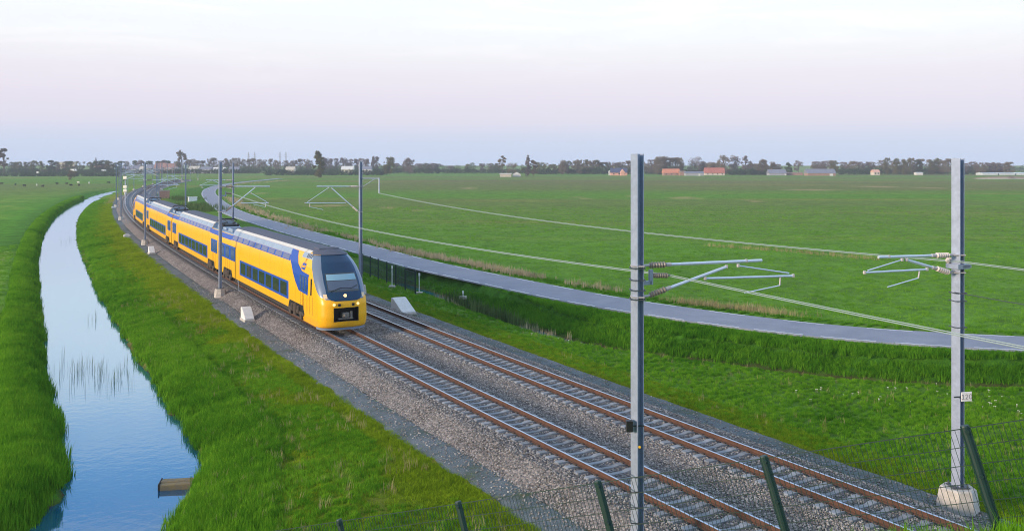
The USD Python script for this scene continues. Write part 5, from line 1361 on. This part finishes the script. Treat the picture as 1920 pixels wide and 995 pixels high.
fr = trimesh.creation.icosphere(2); fr.apply_scale([20, 2.5, .5]); fr.apply_translation([-8, -6, 0]); obj('pale_rim', fr, 'wall_cream', eh)
tree(1897, 329, 16, 690, 'bush', 'twig_purple', 'dark bush on the brown earth bank at the right', var=2)
# settlement behind the bend of the railway
for k, (px, w, rf_, wl, top) in enumerate(((302, 20, 'roof_faded', 'wall_brick', 303), (322, 18, 'roof_faded', 'wall_brick', 304), (284, 14, 'roof_grey', 'wall_cream', 306), (254, 16, 'roof_grey', 'wall_white', 308), (268, 12, 'wall_cream', 'wall_white', 309), (236, 14, 'roof_grey', 'wall_grey', 309), (365, 18, 'wall_cream', 'wall_white', 309), (388, 20, 'roof_grey', 'wall_white', 310), (412, 22, 'wall_white', 'wall_white', 311), (440, 18, 'roof_grey', 'wall_cream', 310), (652, 22, 'wall_white', 'wall_cream', 309), (688, 18, 'roof_grey', 'wall_white', 309), (545, 16, 'wall_cream', 'wall_cream', 310), (208, 9, 'wall_white', 'wall_white', 309))):
    Y = 1080; top = top + 2.5; tot = H + 1.3 - (top - YH) * Y / F
    lb = ['red-roofed brick house left of the round bare tree', 'red-roofed brick house just under the round bare tree', 'cream house with a grey roof left of the red roofs', 'white house with grey roof above the tail of the train', 'small cream-roofed house above the tail of the train', 'grey house just right of the two close poles', 'pale low building right of the round bare tree', 'white building with grey roof left of the pole by the pantograph', 'long white low building by the pole with the pantograph', 'cream building with grey roof left of the lattice pylons', 'pale long building behind the bare row right of the poplar', 'white building with grey roof right of the poplar', 'cream building below the right pair of lattice pylons', 'small white house left of the two close poles'][k]
    house(px, 320, w, lb, rf_, wl, tot * .55, tot * .45, 9, name='house', cat='house', Y=Y, nwin=3)
for k, (px, w, Y) in enumerate(((30, 14, 1350), (125, 34, 1400), (812, 12, 1350))):
    house(px, 316, w, ['pale flat building behind the olive trees at far left', 'long cream building peeking over the olive trees', 'cream roof on the thin middle skyline'][k], 'wall_cream', 'wall_cream', (8.5, 13, 9)[k], 1.0, 9, name='house', cat='house', Y=Y, nwin=3)
ch = thing('church', 'tiny church with a pointed spire on the left skyline', 'church', ((186 - 960) * 1250 / F, 1250, -1.3)); obj('nave', box(-3, 9, -4, 4, 0, 9), 'wall_brick', ch); obj('tower', box(-6, -3, -1.5, 1.5, 0, 14), 'wall_brick', ch); obj('spire', trimesh.convex.convex_hull(np.array([(-6.1, -1.6, 14), (-2.9, -1.6, 14), (-6.1, 1.6, 14), (-2.9, 1.6, 14), (-4.5, 0, 20.5)])), 'roof_grey', ch)
# lattice pylons
def pylon(px, top, Y, label):
    x = (px - 960) * Y / F; zt = H - (top - YH) * Y / F + 1.3
    t = thing('lattice_pylon', label, 'pylon', (x, Y, -1.3)); ms = []
    for a, b in ((-1, -1), (-1, 1), (1, -1), (1, 1)): ms.append(tube([(a * 1.6, b * 1.6, 0), (a * .35, b * .35, zt)], .14, 4))
    for k in range(9):
        z0, z1 = zt * k / 9, zt * (k + 1) / 9; w0, w1 = 1.6 - 1.25 * k / 9, 1.6 - 1.25 * (k + 1) / 9
        for b in (-1, 1): ms += [tube([(-w0, b * w0, z0), (w1, b * w1, z1)], .07, 3), tube([(w0, b * w0, z0), (-w1, b * w1, z1)], .07, 3)]
    obj('tower', ms, 'lattice', t)
    for f in (.74, .86): obj('crossarm', [tube([(-2.6, 0, zt * f), (2.6, 0, zt * f)], .14, 4), tube([(-2.6, 0, zt * f), (0, 0, zt * (f + .05))], .07, 3), tube([(2.6, 0, zt * f), (0, 0, zt * (f + .05))], .07, 3)], 'lattice', t)
for px, lb in ((466, 'leftmost of four lattice pylons on the skyline'), (477.5, 'second from left of four lattice pylons'), (525, 'third from left of four lattice pylons'), (536, 'rightmost of four lattice pylons on the skyline')): pylon(px, 285, 1400, lb)

# ------------------------------------------------------------------ small things in the fields and by the far track
def van(px, py, Y, label, mt='vehicle_white', L=5.0, h=2.0):
    x = (px - 960) * Y / F; z = H - (py - YH) * Y / F
    t = thing('van', label, 'van', (x, Y, z))
    prof = [(-L/2, .35), (L/2, .35), (L/2, .95), (L/2 - .7, 1.1), (L/2 - 1.4, h), (-L/2 + .1, h), (-L/2, h - .2)]
    m = extrude(prof, 1.9); m.apply_transform(np.array([[1, 0, 0, 0], [0, 0, -1, .95], [0, 1, 0, 0], [0, 0, 0, 1.0]])); obj('body', m, mt, t)
    for k in (-L * .3, L * .3):
        for s_ in (-.9, .9): obj('wheel', tube([(k, s_ - .1, .34), (k, s_ + .1, .34)], .34, 12), 'tyre', t)
    obj('window', box(L/2 - 2.2, L/2 - 1.25, -.97, .97, 1.15, h - .25), 'pane_dark', t)
van(74.5, 326, 850, 'white van on the far road left of the lone bush'); van(138.5, 321, 870, 'white van just above the lone bush', L=5.5); van(195, 321, 900, 'small white car on the far road right of the lone bush', L=4.0, h=1.5)
def sheep_mesh():
    pts = []
    spec = [((-.42, 0, .62), .30), ((.38, 0, .64), .28), ((.70, 0, .86), .13), ((.86, 0, .80), .09)]
    hulls = []
    def cap(a, ra, b, rb):
        s1 = trimesh.creation.icosphere(1, ra); s1.apply_translation(a); s2 = trimesh.creation.icosphere(1, rb); s2.apply_translation(b); return trimesh.convex.convex_hull(np.vstack([s1.vertices, s2.vertices]))
    hulls = [cap(*spec[0], *spec[1]), cap(spec[1][0], .18, spec[2][0], .12), cap(*spec[2], *spec[3])]
    for x in (-.45, .40):
        for y in (-.14, .14): hulls.append(cap((x, y, .5), .07, (x + .02, y, .05), .04))
    hulls += [cap((.66, -.08, .95), .03, (.60, -.16, .96), .02), cap((.66, .08, .95), .03, (.60, .16, .96), .02)]
    return merge(*hulls)
SM = sheep_mesh()
sp0 = {}
for k, (px, py, dk_) in enumerate(((3, 346, 1), (29, 348, 1), (69, 349, 0), (107, 346, 1), (125, 346, 1), (133, 349, 1), (148, 349, 1), (147, 344, 0), (167, 345, 0), (204, 344, 1), (80, 351, 1), (46, 350, 1))):
    p = bp(px, py, -1.27); yaw = float(rng.uniform(0, 6.28))
    lb = 'dark sheep grazing in the left meadow' if dk_ else 'white sheep grazing in the left meadow'; gr = 'dark sheep in the left meadow' if dk_ else 'white sheep in the left meadow'
    if dk_ not in sp0:
        t = thing('sheep', lb, 'sheep', p, yaw, gr); obj('body', SM.copy().apply_scale(1.15), 'sheep_dark' if dk_ else 'sheep_white', t); sp0[dk_] = t
    else: dup(sp0[dk_], p, yaw, lb, gr)
# signals beside the far track
sg_xy = bp(235, 386, -.6)
sg = thing('railway_signal', 'railway signal with cream heads left of the train tail', 'railway signal', sg_xy)
kpx = sg_xy[1] / F
obj('post', tube([(0, 0, -.3), (0, 0, 56 * kpx)], .11, 10), 'galvanised', sg)
for z in (53, 36, 29): obj('signal_head', [rbox(-.45, .45, -.3, .05, (z - 3) * kpx, (z + 2.5) * kpx, .08)], 'signal_cream', sg); 
obj('ladder', [tube([(.35, .15, 0), (.35, .15, 50 * kpx)], .03, 4), tube([(.6, .15, 0), (.6, .15, 50 * kpx)], .03, 4)] + [tube([(.35, .15, .5 * k), (.6, .15, .5 * k)], .02, 4) for k in range(1, int(100 * kpx))], 'galvanised', sg)
cbp = bp(361, 378, -1.1); cb_ = thing('cabinet', 'white equipment cabinet beside the pole behind the roof', 'cabinet', cbp, .5)
obj('case', rbox(-1.2, 1.2, -.6, .6, 0, 1.3, .04), 'vehicle_white', cb_); obj('lid', rbox(-1.3, 1.3, -.7, .7, 1.302, 1.42, .03), 'vehicle_white', cb_); obj('plinth', rbox(-1.25, 1.25, -.65, .65, -.3, .01, .02), 'concrete', cb_)
bwp = bp(308, 372, -1.0); bw = thing('retaining_wall', 'short brown retaining wall above the tail of the train', 'wall', bwp, .4)
obj('wall', rbox(-1.6, 1.6, -.4, .4, -.3, 2.4, .04), 'wall_brick', bw); obj('coping', rbox(-1.7, 1.7, -.5, .5, 2.402, 2.56, .03), 'concrete', bw)

# ------------------------------------------------------------------ air
HAZE = 0.00018
M['haze'] = usdkit.material(stage, '/World/Looks/haze', {'v': ('principled_volume', {'color': (.80, .86, 1.0), 'density': HAZE, 'anisotropy': 0.0})}, [], volume='v.volume')
if HAZE > 0:
    hz = obj('haze', box(-1900, 1900, -60, 1650, -4.0, 32.0), 'haze', kind='stuff')
